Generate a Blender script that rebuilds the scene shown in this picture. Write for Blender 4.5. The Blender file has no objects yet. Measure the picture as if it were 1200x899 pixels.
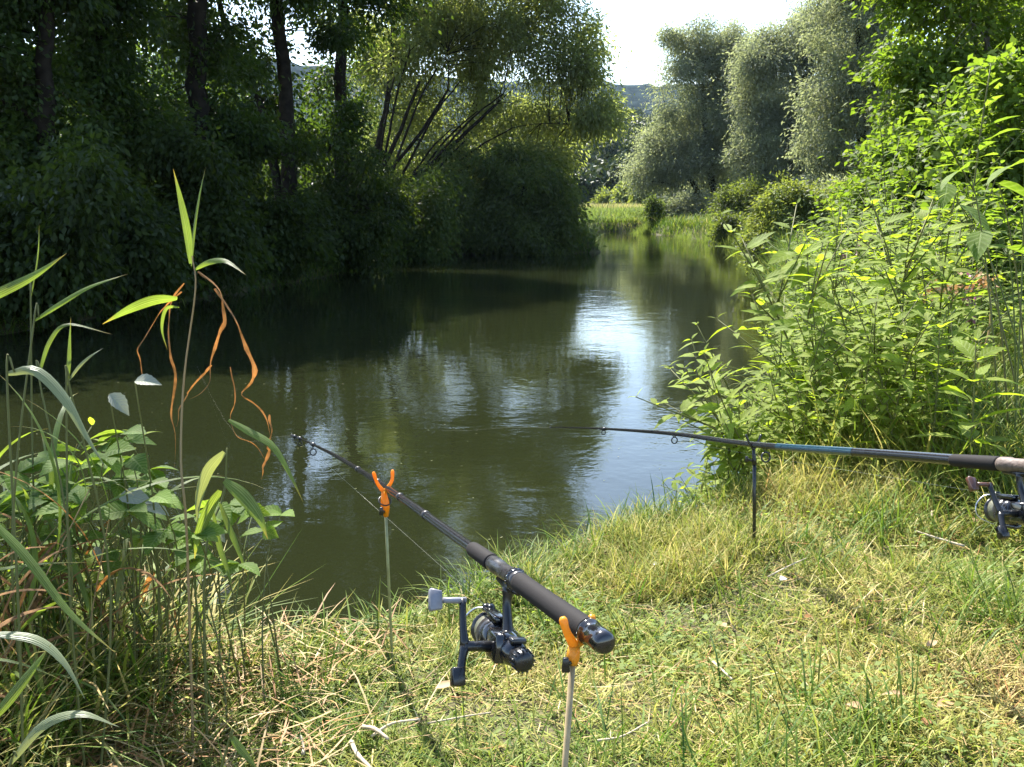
import bpy, math, random
import numpy as np
from mathutils import Vector, Matrix

rng = np.random.default_rng(7)
random.seed(7)
PI = math.pi
sc = bpy.context.scene
COL = sc.collection

# ------------------------------------------------------------------ camera
F_PX, CX, CY = 1150.0, 600.0, 449.5
PITCH = math.radians(10.71)
CAM = np.array([0.0, 0.0, 1.0])
FW = np.array([0, math.cos(PITCH), -math.sin(PITCH)])
UPV = np.array([0, math.sin(PITCH), math.cos(PITCH)])
RT = np.array([1.0, 0, 0])
WATER_Z = -0.35


def P(x, y, d):
    """point seen at photo position x, y, d metres along the view axis"""
    return CAM + RT * ((x - CX) / F_PX * d) + UPV * ((CY - y) / F_PX * d) + FW * d


def PY(x, y, Y):
    """point seen at x, y on the plane that stands Y metres ahead"""
    vv = (CY - y) / F_PX
    return P(x, y, Y / (math.cos(PITCH) + vv * math.sin(PITCH)))


cam_d = bpy.data.cameras.new("camera")
cam = bpy.data.objects.new("camera", cam_d)
COL.objects.link(cam)
cam.location = CAM
cam.rotation_euler = (PI / 2 - PITCH, 0, 0)
cam_d.sensor_width = 36
cam_d.lens = F_PX / 1200 * 36
cam_d.clip_start = 0.02
cam_d.clip_end = 6000
sc.camera = cam

# ------------------------------------------------------------------ light
SUN_EL, SUN_LEFT = math.radians(52), math.radians(21)
sun_dir = np.array([-math.sin(SUN_LEFT) * math.cos(SUN_EL), math.cos(SUN_LEFT) * math.cos(SUN_EL), math.sin(SUN_EL)])
sd = bpy.data.lights.new("sun", "SUN")
sd.energy = 5.0
sd.angle = math.radians(0.5)
sd.color = (1.0, 0.955, 0.87)
so = bpy.data.objects.new("sun", sd)
COL.objects.link(so)
so.location = (0, 0, 30)
so.rotation_euler = Vector(sun_dir).to_track_quat("Z", "Y").to_euler()
w = bpy.data.worlds.new("World")
sc.world = w
w.use_nodes = True
nt = w.node_tree
bg = nt.nodes["Background"]
sky = nt.nodes.new("ShaderNodeTexSky")
sky.sky_type = "NISHITA"
sky.sun_disc = False
sky.sun_elevation = SUN_EL
sky.sun_rotation = -SUN_LEFT
sky.air_density = 1.0
sky.dust_density = 0.7
nt.links.new(sky.outputs[0], bg.inputs[0])
bg.inputs[1].default_value = 0.125
vs = sc.view_settings
vs.view_transform = "Standard"
vs.look = "None"
vs.exposure = 1.8
vs.gamma = 1
sc.cycles.max_bounces = 7
sc.cycles.diffuse_bounces = 4
sc.cycles.glossy_bounces = 3
sc.cycles.transmission_bounces = 4
sc.cycles.volume_bounces = 0
sc.cycles.use_denoising = True
sc.cycles.caustics_reflective = False
sc.cycles.caustics_refractive = False


# ------------------------------------------------------------------ objects
def tag(o, label=None, cat=None, group=None, kind=None):
    if label:
        o["label"] = label
    if cat:
        o["category"] = cat
    if group:
        o["group"] = group
    if kind:
        o["kind"] = kind
    return o


def thing(name, label, cat, loc=(0, 0, 0), group=None):
    o = bpy.data.objects.new(name, None)
    o.empty_display_size = 0.05
    COL.objects.link(o)
    o.location = loc
    return tag(o, label, cat, group)


def world_loc(o):
    p = np.zeros(3)
    while o is not None:
        p = p + np.array(o.location)
        o = o.parent
    return p


def np_mesh(name, V, Q, mats, smooth=True, attr=None, across=None):
    """V (n,3), Q (m,4) quads"""
    me = bpy.data.meshes.new(name)
    V = np.ascontiguousarray(V, dtype=np.float32).reshape(-1, 3)
    Q = np.ascontiguousarray(Q, dtype=np.int32).reshape(-1, 4)
    me.vertices.add(len(V))
    me.vertices.foreach_set("co", V.ravel())
    me.loops.add(Q.size)
    me.loops.foreach_set("vertex_index", Q.ravel())
    me.polygons.add(len(Q))
    me.polygons.foreach_set("loop_start", np.arange(0, Q.size, 4, dtype=np.int32))
    if smooth:
        me.polygons.foreach_set("use_smooth", np.ones(len(Q), dtype=bool))
    if attr is not None:
        a = me.attributes.new("tint", "FLOAT", "POINT")
        a.data.foreach_set("value", np.ascontiguousarray(attr, dtype=np.float32))
    if across is not None:
        a = me.attributes.new("across", "FLOAT", "POINT")
        a.data.foreach_set("value", np.ascontiguousarray(across, dtype=np.float32))
    me.update(calc_edges=True)
    for m in (mats if isinstance(mats, (list, tuple)) else [mats]):
        me.materials.append(m)
    return me


def add(name, VQ, mat, parent=None, smooth=True, attr=None):
    V, Q = VQ[0], VQ[1]
    if attr is None and len(VQ) > 2:
        attr = VQ[2]
    V = np.asarray(V, dtype=float).reshape(-1, 3)
    if parent is not None:
        V = V - world_loc(parent)
    me = np_mesh(name, V, Q, mat, smooth, attr, VQ[3] if len(VQ) > 3 else None)
    o = bpy.data.objects.new(name, me)
    COL.objects.link(o)
    o.parent = parent
    return o


def copy_tree(o, parent=None):
    c = o.copy()
    COL.objects.link(c)
    c.parent = parent
    for ch in list(o.children):
        copy_tree(ch, c)
    return c


def join(*parts):
    Vs, Qs, As, Bs, n = [], [], [], [], 0
    has = all(len(p) > 2 for p in parts)
    for p in parts:
        V = np.asarray(p[0], dtype=float).reshape(-1, 3)
        Vs.append(V)
        Qs.append(np.asarray(p[1]).reshape(-1, 4) + n)
        if has:
            As.append(p[2])
            Bs.append(p[3])
        n += len(V)
    if has:
        return np.concatenate(Vs), np.concatenate(Qs), np.concatenate(As), np.concatenate(Bs)
    return np.concatenate(Vs), np.concatenate(Qs)


def unit(v):
    v = np.asarray(v, dtype=float)
    return v / np.maximum(np.linalg.norm(v, axis=-1, keepdims=True), 1e-9)


def tube(pts, radii, sides=8, cap=True):
    pts = np.asarray(pts, dtype=float)
    K = len(pts)
    radii = np.broadcast_to(np.asarray(radii, dtype=float), (K,)).copy()
    if cap:
        pts = np.concatenate([pts[:1], pts, pts[-1:]])
        radii = np.concatenate([[1e-5], radii, [1e-5]])
        K += 2
    T = np.gradient(pts, axis=0)
    if cap:
        T[0] = T[1] = pts[2] - pts[1]
        T[-1] = T[-2] = pts[-2] - pts[-3]
    T = unit(T)
    ref = np.array([0.31, 0.17, 0.93])
    if abs(T[0] @ unit(ref)) > 0.9:
        ref = np.array([1.0, 0.2, 0])
    N = unit(np.cross(T, ref))
    B = np.cross(T, N)
    a = np.arange(sides) / sides * 2 * PI
    V = pts[:, None, :] + radii[:, None, None] * (np.cos(a)[None, :, None] * N[:, None, :] + np.sin(a)[None, :, None] * B[:, None, :])
    i = np.arange(K - 1)[:, None] * sides
    j = np.arange(sides)[None, :]
    j2 = (j + 1) % sides
    Q = np.stack([i + j, i + j2, i + sides + j2, i + sides + j], -1).reshape(-1, 4)
    return V.reshape(-1, 3), Q


def lathe(o, axis, prof, sides=20):
    o = np.asarray(o, dtype=float)
    axis = unit(axis)
    prof = [(prof[0][0], 1e-5)] + list(prof) + [(prof[-1][0], 1e-5)]
    ref = np.array([0, 0, 1.0]) if abs(axis[2]) < 0.9 else np.array([1.0, 0, 0])
    N = unit(np.cross(axis, ref))
    B = np.cross(axis, N)
    a = np.arange(sides) / sides * 2 * PI
    ring = np.cos(a)[:, None] * N + np.sin(a)[:, None] * B
    V = np.stack([o + axis * t + ring * r for t, r in prof])
    K = len(prof)
    i = np.arange(K - 1)[:, None] * sides
    j = np.arange(sides)[None, :]
    j2 = (j + 1) % sides
    Q = np.stack([i + j, i + sides + j, i + sides + j2, i + j2], -1).reshape(-1, 4)
    return V.reshape(-1, 3), Q


def ring(c, axis, R, r, n=20, m=7):
    axis = unit(axis)
    ref = np.array([0, 0, 1.0]) if abs(axis[2]) < 0.9 else np.array([1.0, 0, 0])
    N = unit(np.cross(axis, ref))
    B = np.cross(axis, N)
    a = np.arange(n) / n * 2 * PI
    b = np.arange(m) / m * 2 * PI
    rad = np.cos(a)[:, None] * N + np.sin(a)[:, None] * B
    V = np.asarray(c) + rad[:, None, :] * (R + r * np.cos(b))[None, :, None] + axis * (r * np.sin(b))[None, :, None]
    i = np.arange(n)[:, None]
    j = np.arange(m)[None, :]
    i2, j2 = (i + 1) % n, (j + 1) % m
    Q = np.stack([i * m + j, i2 * m + j, i2 * m + j2, i * m + j2], -1).reshape(-1, 4)
    return V.reshape(-1, 3), Q


def spline(pts, n=24):
    """Catmull-Rom through pts"""
    p = np.asarray(pts, dtype=float)
    if len(p) == 2:
        t = np.linspace(0, 1, n)[:, None]
        return p[0] * (1 - t) + p[1] * t
    p = np.concatenate([[2 * p[0] - p[1]], p, [2 * p[-1] - p[-2]]])
    k = len(p) - 3
    u = np.linspace(0, k, n)
    i = np.minimum(u.astype(int), k - 1)
    t = (u - i)[:, None]
    a, b, c, d = p[i], p[i + 1], p[i + 2], p[i + 3]
    return 0.5 * (2 * b + (c - a) * t + (2 * a - 5 * b + 4 * c - d) * t ** 2 + (3 * b - a - 3 * c + d) * t ** 3)


def perp(v):
    r = rng.normal(size=v.shape)
    return unit(np.cross(v, r))


def diamonds(pos, d, nrm, L, W, fold=0.12):
    """one folded four-point leaf each"""
    s = unit(np.cross(d, nrm))
    n2 = np.cross(s, d)
    L, W = L[:, None], W[:, None]
    mid = pos + d * L * 0.42
    V = np.stack([pos, mid + s * W * 0.5 + n2 * W * fold, pos + d * L, mid - s * W * 0.5 + n2 * W * fold], 1)
    return V.reshape(-1, 3), np.arange(len(pos) * 4).reshape(-1, 4)


def fine_leaves(pos, d, nrm, L, W, droop=0.25, rows=8, tooth=0.0, fold=0.18, shape=0.8, pinch=1.0):
    """leaves with a midrib, a curved blade and (optionally) a toothed margin"""
    N = len(pos)
    t = np.linspace(0, 1, rows)
    prof = np.sin(PI * t ** shape) ** pinch
    prof = prof * (1 + tooth * ((np.arange(rows) % 2) * 2 - 1))
    prof[0] = 0.05
    prof[-1] = 0.02
    s = unit(np.cross(d, nrm))
    n2 = unit(np.cross(s, d))
    droop = np.broadcast_to(np.asarray(droop, dtype=float), (N,))
    mid = pos[:, None] + d[:, None] * (L[:, None, None] * t[None, :, None]) - n2[:, None] * ((droop * L)[:, None, None] * (t ** 2)[None, :, None])
    off = s[:, None] * (W[:, None, None] * 0.5 * prof[None, :, None])
    up = n2[:, None] * (W[:, None, None] * 0.5 * fold * prof[None, :, None])
    V = np.stack([mid - off + up, mid, mid + off + up], 2)  # N,rows,3,3
    b = np.arange(N)[:, None, None] * rows * 3 + np.arange(rows - 1)[None, :, None] * 3 + np.arange(2)[None, None, :]
    Q = np.stack([b, b + 1, b + 4, b + 3], -1).reshape(-1, 4)
    tint = np.broadcast_to(t[None, :, None], (N, rows, 3)).ravel()
    return V.reshape(-1, 3), Q, tint, np.tile([-1.0, 0.0, 1.0], N * rows)


def ribbons(paths, widths, side, fold=0.0, tint=None):
    """paths (N,K,3), widths (N,K), side (N,3) or (N,K,3)"""
    paths = np.asarray(paths, dtype=float)
    N, K, _ = paths.shape
    side = np.asarray(side, dtype=float)
    if side.ndim == 2:
        side = np.broadcast_to(side[:, None, :], paths.shape)
    off = side * widths[..., None] * 0.5
    if fold:
        T = unit(np.gradient(paths, axis=1))
        n = np.cross(side, T)
        up = n * widths[..., None] * 0.5 * fold
        V = np.stack([paths - off + up, paths, paths + off + up], 2)
        c = 3
    else:
        V = np.stack([paths - off, paths + off], 2)
        c = 2
    b = np.arange(N)[:, None, None] * K * c + np.arange(K - 1)[None, :, None] * c + np.arange(c - 1)[None, None, :]
    Q = np.stack([b, b + 1, b + c + 1, b + c], -1).reshape(-1, 4)
    if tint is None:
        tint = np.broadcast_to(np.linspace(0, 1, K)[None, :], (N, K))
    tint = np.broadcast_to(np.asarray(tint)[..., None], (N, K, c)).ravel()
    return V.reshape(-1, 3), Q, tint, np.tile(np.linspace(-1, 1, c), N * K)


def arc_paths(base, az, th0, th1, L, K=5):
    """blades that leave base at th0 from the vertical and end at th1, heading az"""
    N = len(base)
    t = (np.arange(K - 1) + 0.5) / (K - 1)
    th = th0[:, None] + (th1 - th0)[:, None] * t[None, :]
    dh = np.sin(th)
    dz = np.cos(th)
    step = np.stack([dh * np.cos(az)[:, None], dh * np.sin(az)[:, None], dz], -1) * (L[:, None, None] / (K - 1))
    p = np.concatenate([np.zeros((N, 1, 3)), np.cumsum(step, 1)], 1) + base[:, None, :]
    side = np.stack([-np.sin(az), np.cos(az), np.zeros(N)], -1)
    return p, side


# ------------------------------------------------------------------ materials
def mat(name):
    m = bpy.data.materials.new(name)
    m.use_nodes = True
    return m, m.node_tree, m.node_tree.nodes["Principled BSDF"]


def plain(name, col, rough=0.5, metal=0.0, spec=0.5, var=0.25, scale=40.0, bump=0.0, coat=0.0):
    m, t, b = mat(name)
    nz = t.nodes.new("ShaderNodeTexNoise")
    tc = t.nodes.new("ShaderNodeTexCoord")
    t.links.new(tc.outputs["Object"], nz.inputs["Vector"])
    nz.inputs["Scale"].default_value = scale
    nz.inputs["Detail"].default_value = 6
    r = t.nodes.new("ShaderNodeValToRGB")
    r.color_ramp.elements[0].position = 0.3
    r.color_ramp.elements[1].position = 0.7
    c = np.array(col)
    r.color_ramp.elements[0].color = (*np.clip(c * (1 - var), 0, 1), 1)
    r.color_ramp.elements[1].color = (*np.clip(c * (1 + var), 0, 1), 1)
    t.links.new(nz.outputs["Fac"], r.inputs[0])
    t.links.new(r.outputs[0], b.inputs["Base Color"])
    rr = t.nodes.new("ShaderNodeMapRange")
    rr.inputs["To Min"].default_value = max(rough - 0.1, 0.02)
    rr.inputs["To Max"].default_value = min(rough + 0.12, 1)
    t.links.new(nz.outputs["Fac"], rr.inputs[0])
    t.links.new(rr.outputs[0], b.inputs["Roughness"])
    b.inputs["Metallic"].default_value = metal
    b.inputs["Specular IOR Level"].default_value = spec
    b.inputs["Coat Weight"].default_value = coat
    if bump:
        bp = t.nodes.new("ShaderNodeBump")
        bp.inputs["Strength"].default_value = bump
        bp.inputs["Distance"].default_value = 0.01
        t.links.new(nz.outputs["Fac"], bp.inputs["Height"])
        t.links.new(bp.outputs[0], b.inputs["Normal"])
    return m


def leaf_mat(name, ca, cb, trans=0.45, tcol=(1.25, 1.15, 0.42), rough=0.55, spec=0.2, under=None, tip=None, veins=0.0, nscale=1.3, namp=0.25, tpos=(0.55, 0.95), tgain=2.0):
    """foliage: reflects with a sheen, lets sunlight through in a yellower tone; colour differs leaf by leaf"""
    m, t, b = mat(name)
    L = t.links.new
    g = t.nodes.new("ShaderNodeNewGeometry")
    mx = t.nodes.new("ShaderNodeMix")
    mx.data_type = "RGBA"
    mx.inputs[6].default_value = (*ca, 1)
    mx.inputs[7].default_value = (*cb, 1)
    L(g.outputs["Random Per Island"], mx.inputs[0])
    col = mx.outputs[2]
    tc = t.nodes.new("ShaderNodeTexCoord")
    nz = t.nodes.new("ShaderNodeTexNoise")
    nz.inputs["Scale"].default_value = nscale
    nz.inputs["Detail"].default_value = 3
    L(tc.outputs["Object"], nz.inputs["Vector"])
    hsv = t.nodes.new("ShaderNodeHueSaturation")
    mr = t.nodes.new("ShaderNodeMapRange")
    mr.inputs["From Min"].default_value = 0.3
    mr.inputs["From Max"].default_value = 0.7
    mr.inputs["To Min"].default_value = 1 - namp
    mr.inputs["To Max"].default_value = 1 + namp
    L(nz.outputs["Fac"], mr.inputs[0])
    L(mr.outputs[0], hsv.inputs["Value"])
    L(col, hsv.inputs["Color"])
    col = hsv.outputs[0]
    if tip is not None:
        at = t.nodes.new("ShaderNodeAttribute")
        at.attribute_name = "tint"
        m2 = t.nodes.new("ShaderNodeMix")
        m2.data_type = "RGBA"
        r2 = t.nodes.new("ShaderNodeMapRange")
        r2.inputs["From Min"].default_value = tpos[0]
        r2.inputs["From Max"].default_value = tpos[1]
        L(at.outputs["Fac"], r2.inputs[0])
        L(r2.outputs[0], m2.inputs[0])
        L(col, m2.inputs[6])
        m2.inputs[7].default_value = (*tip, 1)
        col = m2.outputs[2]
    if veins:
        ac = t.nodes.new("ShaderNodeAttribute")
        ac.attribute_name = "across"
        al = t.nodes.new("ShaderNodeAttribute")
        al.attribute_name = "tint"

        def math_(op, a, b_=None, c_=None):
            q = t.nodes.new("ShaderNodeMath")
            q.operation = op
            for k_, v_ in enumerate((a, b_, c_)):
                if v_ is None:
                    continue
                if isinstance(v_, (int, float)):
                    q.inputs[k_].default_value = v_
                else:
                    L(v_, q.inputs[k_])
            return q.outputs[0]
        aa = math_("ABSOLUTE", ac.outputs["Fac"])
        ph = math_("MULTIPLY_ADD", al.outputs["Fac"], veins[0], math_("MULTIPLY", aa, veins[1]))
        sn = math_("POWER", math_("ABSOLUTE", math_("SINE", ph)), 0.35)
        rib = math_("SMOOTH_MIN", math_("MULTIPLY_ADD", aa, 7.0, 0.25), 1.0, 0.2)
        vm = t.nodes.new("ShaderNodeMix")
        vm.data_type = "RGBA"
        L(math_("MULTIPLY", sn, rib), vm.inputs[0])
        lite = t.nodes.new("ShaderNodeMix")
        lite.data_type = "RGBA"
        lite.inputs[0].default_value = 0.3
        L(col, lite.inputs[6])
        lite.inputs[7].default_value = (0.45, 0.5, 0.25, 1)
        L(lite.outputs[2], vm.inputs[6])
        L(col, vm.inputs[7])
        col = vm.outputs[2]
        bpv = t.nodes.new("ShaderNodeBump")
        bpv.inputs["Strength"].default_value = 0.5
        bpv.inputs["Distance"].default_value = 0.002
        L(math_("MULTIPLY", sn, rib), bpv.inputs["Height"])
        L(bpv.outputs[0], b.inputs["Normal"])
    refl = col
    if under is not None:
        m3 = t.nodes.new("ShaderNodeMix")
        m3.data_type = "RGBA"
        L(g.outputs["Backfacing"], m3.inputs[0])
        L(col, m3.inputs[6])
        m3.inputs[7].default_value = (*under, 1)
        refl = m3.outputs[2]
    L(refl, b.inputs["Base Color"])
    b.inputs["Roughness"].default_value = rough
    b.inputs["Specular IOR Level"].default_value = spec
    tr = t.nodes.new("ShaderNodeBsdfTranslucent")
    m4 = t.nodes.new("ShaderNodeMix")
    m4.data_type = "RGBA"
    m4.blend_type = "MULTIPLY"
    m4.inputs[0].default_value = 1
    L(col, m4.inputs[6])
    m4.inputs[7].default_value = (tcol[0] * tgain, tcol[1] * tgain, tcol[2] * tgain, 1)
    L(m4.outputs[2], tr.inputs["Color"])
    ms = t.nodes.new("ShaderNodeMixShader")
    ms.inputs[0].default_value = trans
    L(b.outputs[0], ms.inputs[1])
    L(tr.outputs[0], ms.inputs[2])
    L(ms.outputs[0], t.nodes["Material Output"].inputs["Surface"])
    return m


def blend_mat(name, cols, trans=0.35, rough=0.6):
    """grass: the tint of each blade picks a colour between green and straw"""
    m, t, b = mat(name)
    L = t.links.new
    at = t.nodes.new("ShaderNodeAttribute")
    at.attribute_name = "tint"
    r = t.nodes.new("ShaderNodeValToRGB")
    els = r.color_ramp.elements
    while len(els) < len(cols):
        els.new(0.5)
    for e, (p, c) in zip(els, cols):
        e.position = p
        e.color = (*c, 1)
    L(at.outputs["Fac"], r.inputs[0])
    g = t.nodes.new("ShaderNodeNewGeometry")
    hsv = t.nodes.new("ShaderNodeHueSaturation")
    mr = t.nodes.new("ShaderNodeMapRange")
    mr.inputs["To Min"].default_value = 0.65
    mr.inputs["To Max"].default_value = 1.35
    L(g.outputs["Random Per Island"], mr.inputs[0])
    L(mr.outputs[0], hsv.inputs["Value"])
    L(r.outputs[0], hsv.inputs["Color"])
    L(hsv.outputs[0], b.inputs["Base Color"])
    b.inputs["Roughness"].default_value = rough
    b.inputs["Specular IOR Level"].default_value = 0.35
    tr = t.nodes.new("ShaderNodeBsdfTranslucent")
    L(hsv.outputs[0], tr.inputs["Color"])
    ms = t.nodes.new("ShaderNodeMixShader")
    ms.inputs[0].default_value = trans
    L(b.outputs[0], ms.inputs[1])
    L(tr.outputs[0], ms.inputs[2])
    L(ms.outputs[0], t.nodes["Material Output"].inputs["Surface"])
    return m


M = {}
M["bark"] = plain("bark", (0.02, 0.016, 0.012), 0.9, spec=0.08, var=0.5, scale=9, bump=0.6)
M["bark_grey"] = plain("bark_grey", (0.12, 0.105, 0.085), 0.9, var=0.5, scale=12, bump=0.6)
M["stem"] = leaf_mat("green_stem", (0.10, 0.13, 0.035), (0.14, 0.13, 0.05), trans=0.1)
M["stem_dry"] = leaf_mat("dry_stem", (0.24, 0.17, 0.08), (0.34, 0.24, 0.12), trans=0.1)
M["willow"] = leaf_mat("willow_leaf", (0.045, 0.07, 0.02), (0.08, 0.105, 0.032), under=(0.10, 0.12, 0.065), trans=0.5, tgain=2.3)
M["willow_shade"] = leaf_mat("alder_leaf_shade_tone", (0.018, 0.036, 0.007), (0.036, 0.06, 0.012), trans=0.45, tgain=2.6, rough=0.45, spec=0.22)  # leaf colour darkened to deepen the shade of the left-bank trees
M["shade_bush"] = leaf_mat("bush_leaf_shade_tone", (0.016, 0.030, 0.005), (0.032, 0.05, 0.009), trans=0.42, tgain=2.4)  # darker copy of the bush leaf, waterline shade put into its colour
M["silver"] = leaf_mat("silver_willow_leaf", (0.115, 0.135, 0.095), (0.175, 0.195, 0.15), under=(0.25, 0.265, 0.215), trans=0.45, rough=0.6, spec=0.15, tcol=(1.15, 1.12, 0.6), tgain=2.2)
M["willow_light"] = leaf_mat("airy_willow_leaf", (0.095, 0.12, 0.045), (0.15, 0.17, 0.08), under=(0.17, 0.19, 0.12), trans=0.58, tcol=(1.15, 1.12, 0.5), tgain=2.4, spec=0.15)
M["bush"] = leaf_mat("bush_leaf", (0.035, 0.06, 0.016), (0.065, 0.095, 0.026), trans=0.45)
M["bright"] = leaf_mat("hornbeam_leaf", (0.075, 0.12, 0.02), (0.125, 0.165, 0.035), trans=0.52, tcol=(1.05, 1.12, 0.35), tgain=1.9, spec=0.15)
M["pale"] = leaf_mat("pale_shrub_leaf", (0.085, 0.12, 0.035), (0.14, 0.17, 0.06), trans=0.45)
M["nettle"] = leaf_mat("weed_leaf", (0.15, 0.205, 0.028), (0.225, 0.27, 0.05), trans=0.5, tcol=(1.06, 1.12, 0.28), tgain=1.85, rough=0.6, spec=0.12, veins=(22, -5), nscale=14, namp=0.35)
M["weed_dark"] = leaf_mat("dark_weed_leaf", (0.08, 0.13, 0.02), (0.14, 0.19, 0.033), trans=0.48, tcol=(1.04, 1.12, 0.33), tgain=1.85, rough=0.6, spec=0.12, veins=(22, -5), nscale=14, namp=0.35)
M["reed"] = leaf_mat("reed_leaf", (0.06, 0.115, 0.018), (0.11, 0.155, 0.032), trans=0.45, rough=0.45, spec=0.35, tip=(0.28, 0.19, 0.05), tpos=(0.82, 1.02), veins=(0, 9), nscale=14, namp=0.35)
M["reed_pale"] = leaf_mat("pale_reed_leaf", (0.15, 0.18, 0.09), (0.2, 0.23, 0.13), trans=0.35, rough=0.4, spec=0.5, veins=(0, 9), tgain=1.4)
M["reed_dry"] = leaf_mat("dry_reed_leaf", (0.17, 0.08, 0.03), (0.37, 0.185, 0.07), trans=0.42, tcol=(1.15, 0.85, 0.5), rough=0.65, spec=0.2, tgain=0.95, veins=(0, 9), nscale=45, namp=0.7)
M["bramble"] = leaf_mat("raspberry_leaf", (0.055, 0.11, 0.014), (0.11, 0.18, 0.028), trans=0.45, under=(0.12, 0.16, 0.06), rough=0.6, spec=0.15, veins=(26, -6), nscale=14, namp=0.35)
M["white_under"] = leaf_mat("silvery_leaf_underside", (0.2, 0.21, 0.17), (0.3, 0.31, 0.25), trans=0.25, tcol=(1, 1, 0.8), tgain=1.0, veins=(26, -6))
M["far"] = leaf_mat("far_wood_leaf", (0.028, 0.045, 0.016), (0.05, 0.07, 0.03), trans=0.12)
M["mauve"] = leaf_mat("loosestrife_flower", (0.26, 0.1, 0.16), (0.38, 0.18, 0.24), trans=0.3, tcol=(1, 0.9, 1), tgain=1.0)
M["flower"] = leaf_mat("white_petal", (0.75, 0.74, 0.7), (0.82, 0.82, 0.78), trans=0.3, tcol=(1, 1, 1), tgain=1.0)
M["dry_leaf"] = leaf_mat("fallen_leaf", (0.30, 0.16, 0.07), (0.5, 0.36, 0.2), trans=0.25, tcol=(1.2, 0.9, 0.5), tgain=1.0)
M["stick"] = plain("dry_stick", (0.5, 0.4, 0.27), 0.8, var=0.3, scale=30, bump=0.3)
GREEN = [(0.0, (0.05, 0.12, 0.01)), (0.3, (0.15, 0.215, 0.02)), (0.55, (0.33, 0.32, 0.06)), (0.8, (0.54, 0.44, 0.17)), (1.0, (0.40, 0.24, 0.09))]
M["grass"] = blend_mat("grass", GREEN, trans=0.4)
M["meadow"] = blend_mat("meadow_grass", [(0.0, (0.13, 0.2, 0.03)), (0.5, (0.24, 0.29, 0.05)), (1.0, (0.42, 0.33, 0.14))], trans=0.45)
M["straw"] = blend_mat("straw", [(0.0, (0.38, 0.26, 0.1)), (0.35, (0.3, 0.13, 0.04)), (0.65, (0.42, 0.3, 0.12)), (1.0, (0.6, 0.5, 0.28))], trans=0.2)
# fishing tackle
M["blank"] = plain("rod_blank", (0.011, 0.01, 0.011), 0.22, spec=0.5, var=0.5, scale=260, coat=0.25)
M["teal"] = plain("rod_teal_lacquer", (0.008, 0.035, 0.055), 0.2, spec=0.6, var=0.25, scale=80, coat=0.7)
M["foam"] = plain("foam_grip", (0.017, 0.015, 0.015), 0.75, spec=0.15, var=0.3, scale=900, bump=0.08)
M["black"] = plain("black_plastic", (0.012, 0.012, 0.013), 0.28, var=0.3, scale=60, spec=0.5)
M["gloss"] = plain("black_gloss", (0.01, 0.01, 0.012), 0.12, var=0.3, scale=40, coat=0.5)
M["seat"] = plain("reel_seat_graphite", (0.028, 0.027, 0.029), 0.28, var=0.3, scale=90, spec=0.6)
M["metal"] = plain("dull_alloy", (0.55, 0.55, 0.58), 0.28, metal=1.0, var=0.12, scale=60)
M["knob"] = plain("pale_grey_knob", (0.2, 0.2, 0.225), 0.4, var=0.2, scale=60, spec=0.5)
M["brown"] = plain("brown_knob", (0.08, 0.03, 0.016), 0.35, var=0.4, scale=50, coat=0.3)
M["line"] = plain("pale_line", (0.5, 0.5, 0.42), 0.3, var=0.05)
M["spool_line"] = plain("spooled_line", (0.12, 0.12, 0.08), 0.4, var=0.2, scale=400)
M["orange"] = leaf_mat("orange_plastic", (0.85, 0.33, 0.012), (0.88, 0.36, 0.016), trans=0.5, tcol=(1, 1, 1), tgain=1.1, rough=0.3, spec=0.5)
M["amber"] = leaf_mat("amber_plastic", (0.8, 0.38, 0.03), (0.82, 0.4, 0.035), trans=0.45, tcol=(1, 1, 1), tgain=1.0, rough=0.35, spec=0.5)
M["pole"] = plain("painted_bank_stick", (0.3, 0.22, 0.11), 0.45, var=0.2, scale=60)
M["pole_green"] = plain("olive_bank_stick", (0.24, 0.24, 0.11), 0.4, var=0.25, scale=60)
M["cork"] = plain("dark_cork_grip", (0.11, 0.08, 0.065), 0.6, var=0.25, scale=120, bump=0.2)
HAZE = True


# ------------------------------------------------------------------ terrain
SHORE = np.array([(-10, 4.6), (-6, 3.6), (-3.5, 2.75), (-2.2, 2.45), (-1.3, 2.12), (-0.75, 2.2), (-0.5, 2.36), (-0.1, 2.76), (0.27, 3.15), (0.65, 3.3), (0.87, 3.4),
                  (1.05, 3.8), (1.45, 4.8), (2.1, 7), (2.9, 10), (3.7, 14), (4.3, 17), (5.6, 22), (6.9, 28), (7.0, 31), (5.9, 34.5), (5.3, 37.5), (5.4, 40),
                  (3.5, 40.6), (1.5, 41), (-0.5, 40), (-0.5, 33), (1.8, 28), (2.3, 25), (0.6, 24.2), (-1.6, 24.2), (-2.6, 21), (-3.1, 17.8), (-3.8, 14.6),
                  (-4.5, 12.3), (-5.2, 9.3), (-7, 7.6), (-10.5, 7)])


def shore_dist(x, y):
    """metres from the waterline, positive on land"""
    x = np.asarray(x, dtype=float)
    y = np.asarray(y, dtype=float)
    A, B = SHORE, np.roll(SHORE, -1, 0)
    best = np.full(x.shape, 1e9)
    inside = np.zeros(x.shape, dtype=bool)
    for (ax, ay), (bx, by) in zip(A, B):
        dx, dy = bx - ax, by - ay
        t = np.clip(((x - ax) * dx + (y - ay) * dy) / (dx * dx + dy * dy), 0, 1)
        best = np.minimum(best, np.hypot(x - ax - t * dx, y - ay - t * dy))
        cond = ((ay > y) != (by > y)) & (x < dx * (y - ay) / (by - ay + 1e-12) + ax)
        inside ^= cond
    return np.where(inside, -best, best)


def sstep(a, b, x):
    t = np.clip((x - a) / (b - a), 0, 1)
    return t * t * (3 - 2 * t)


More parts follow.
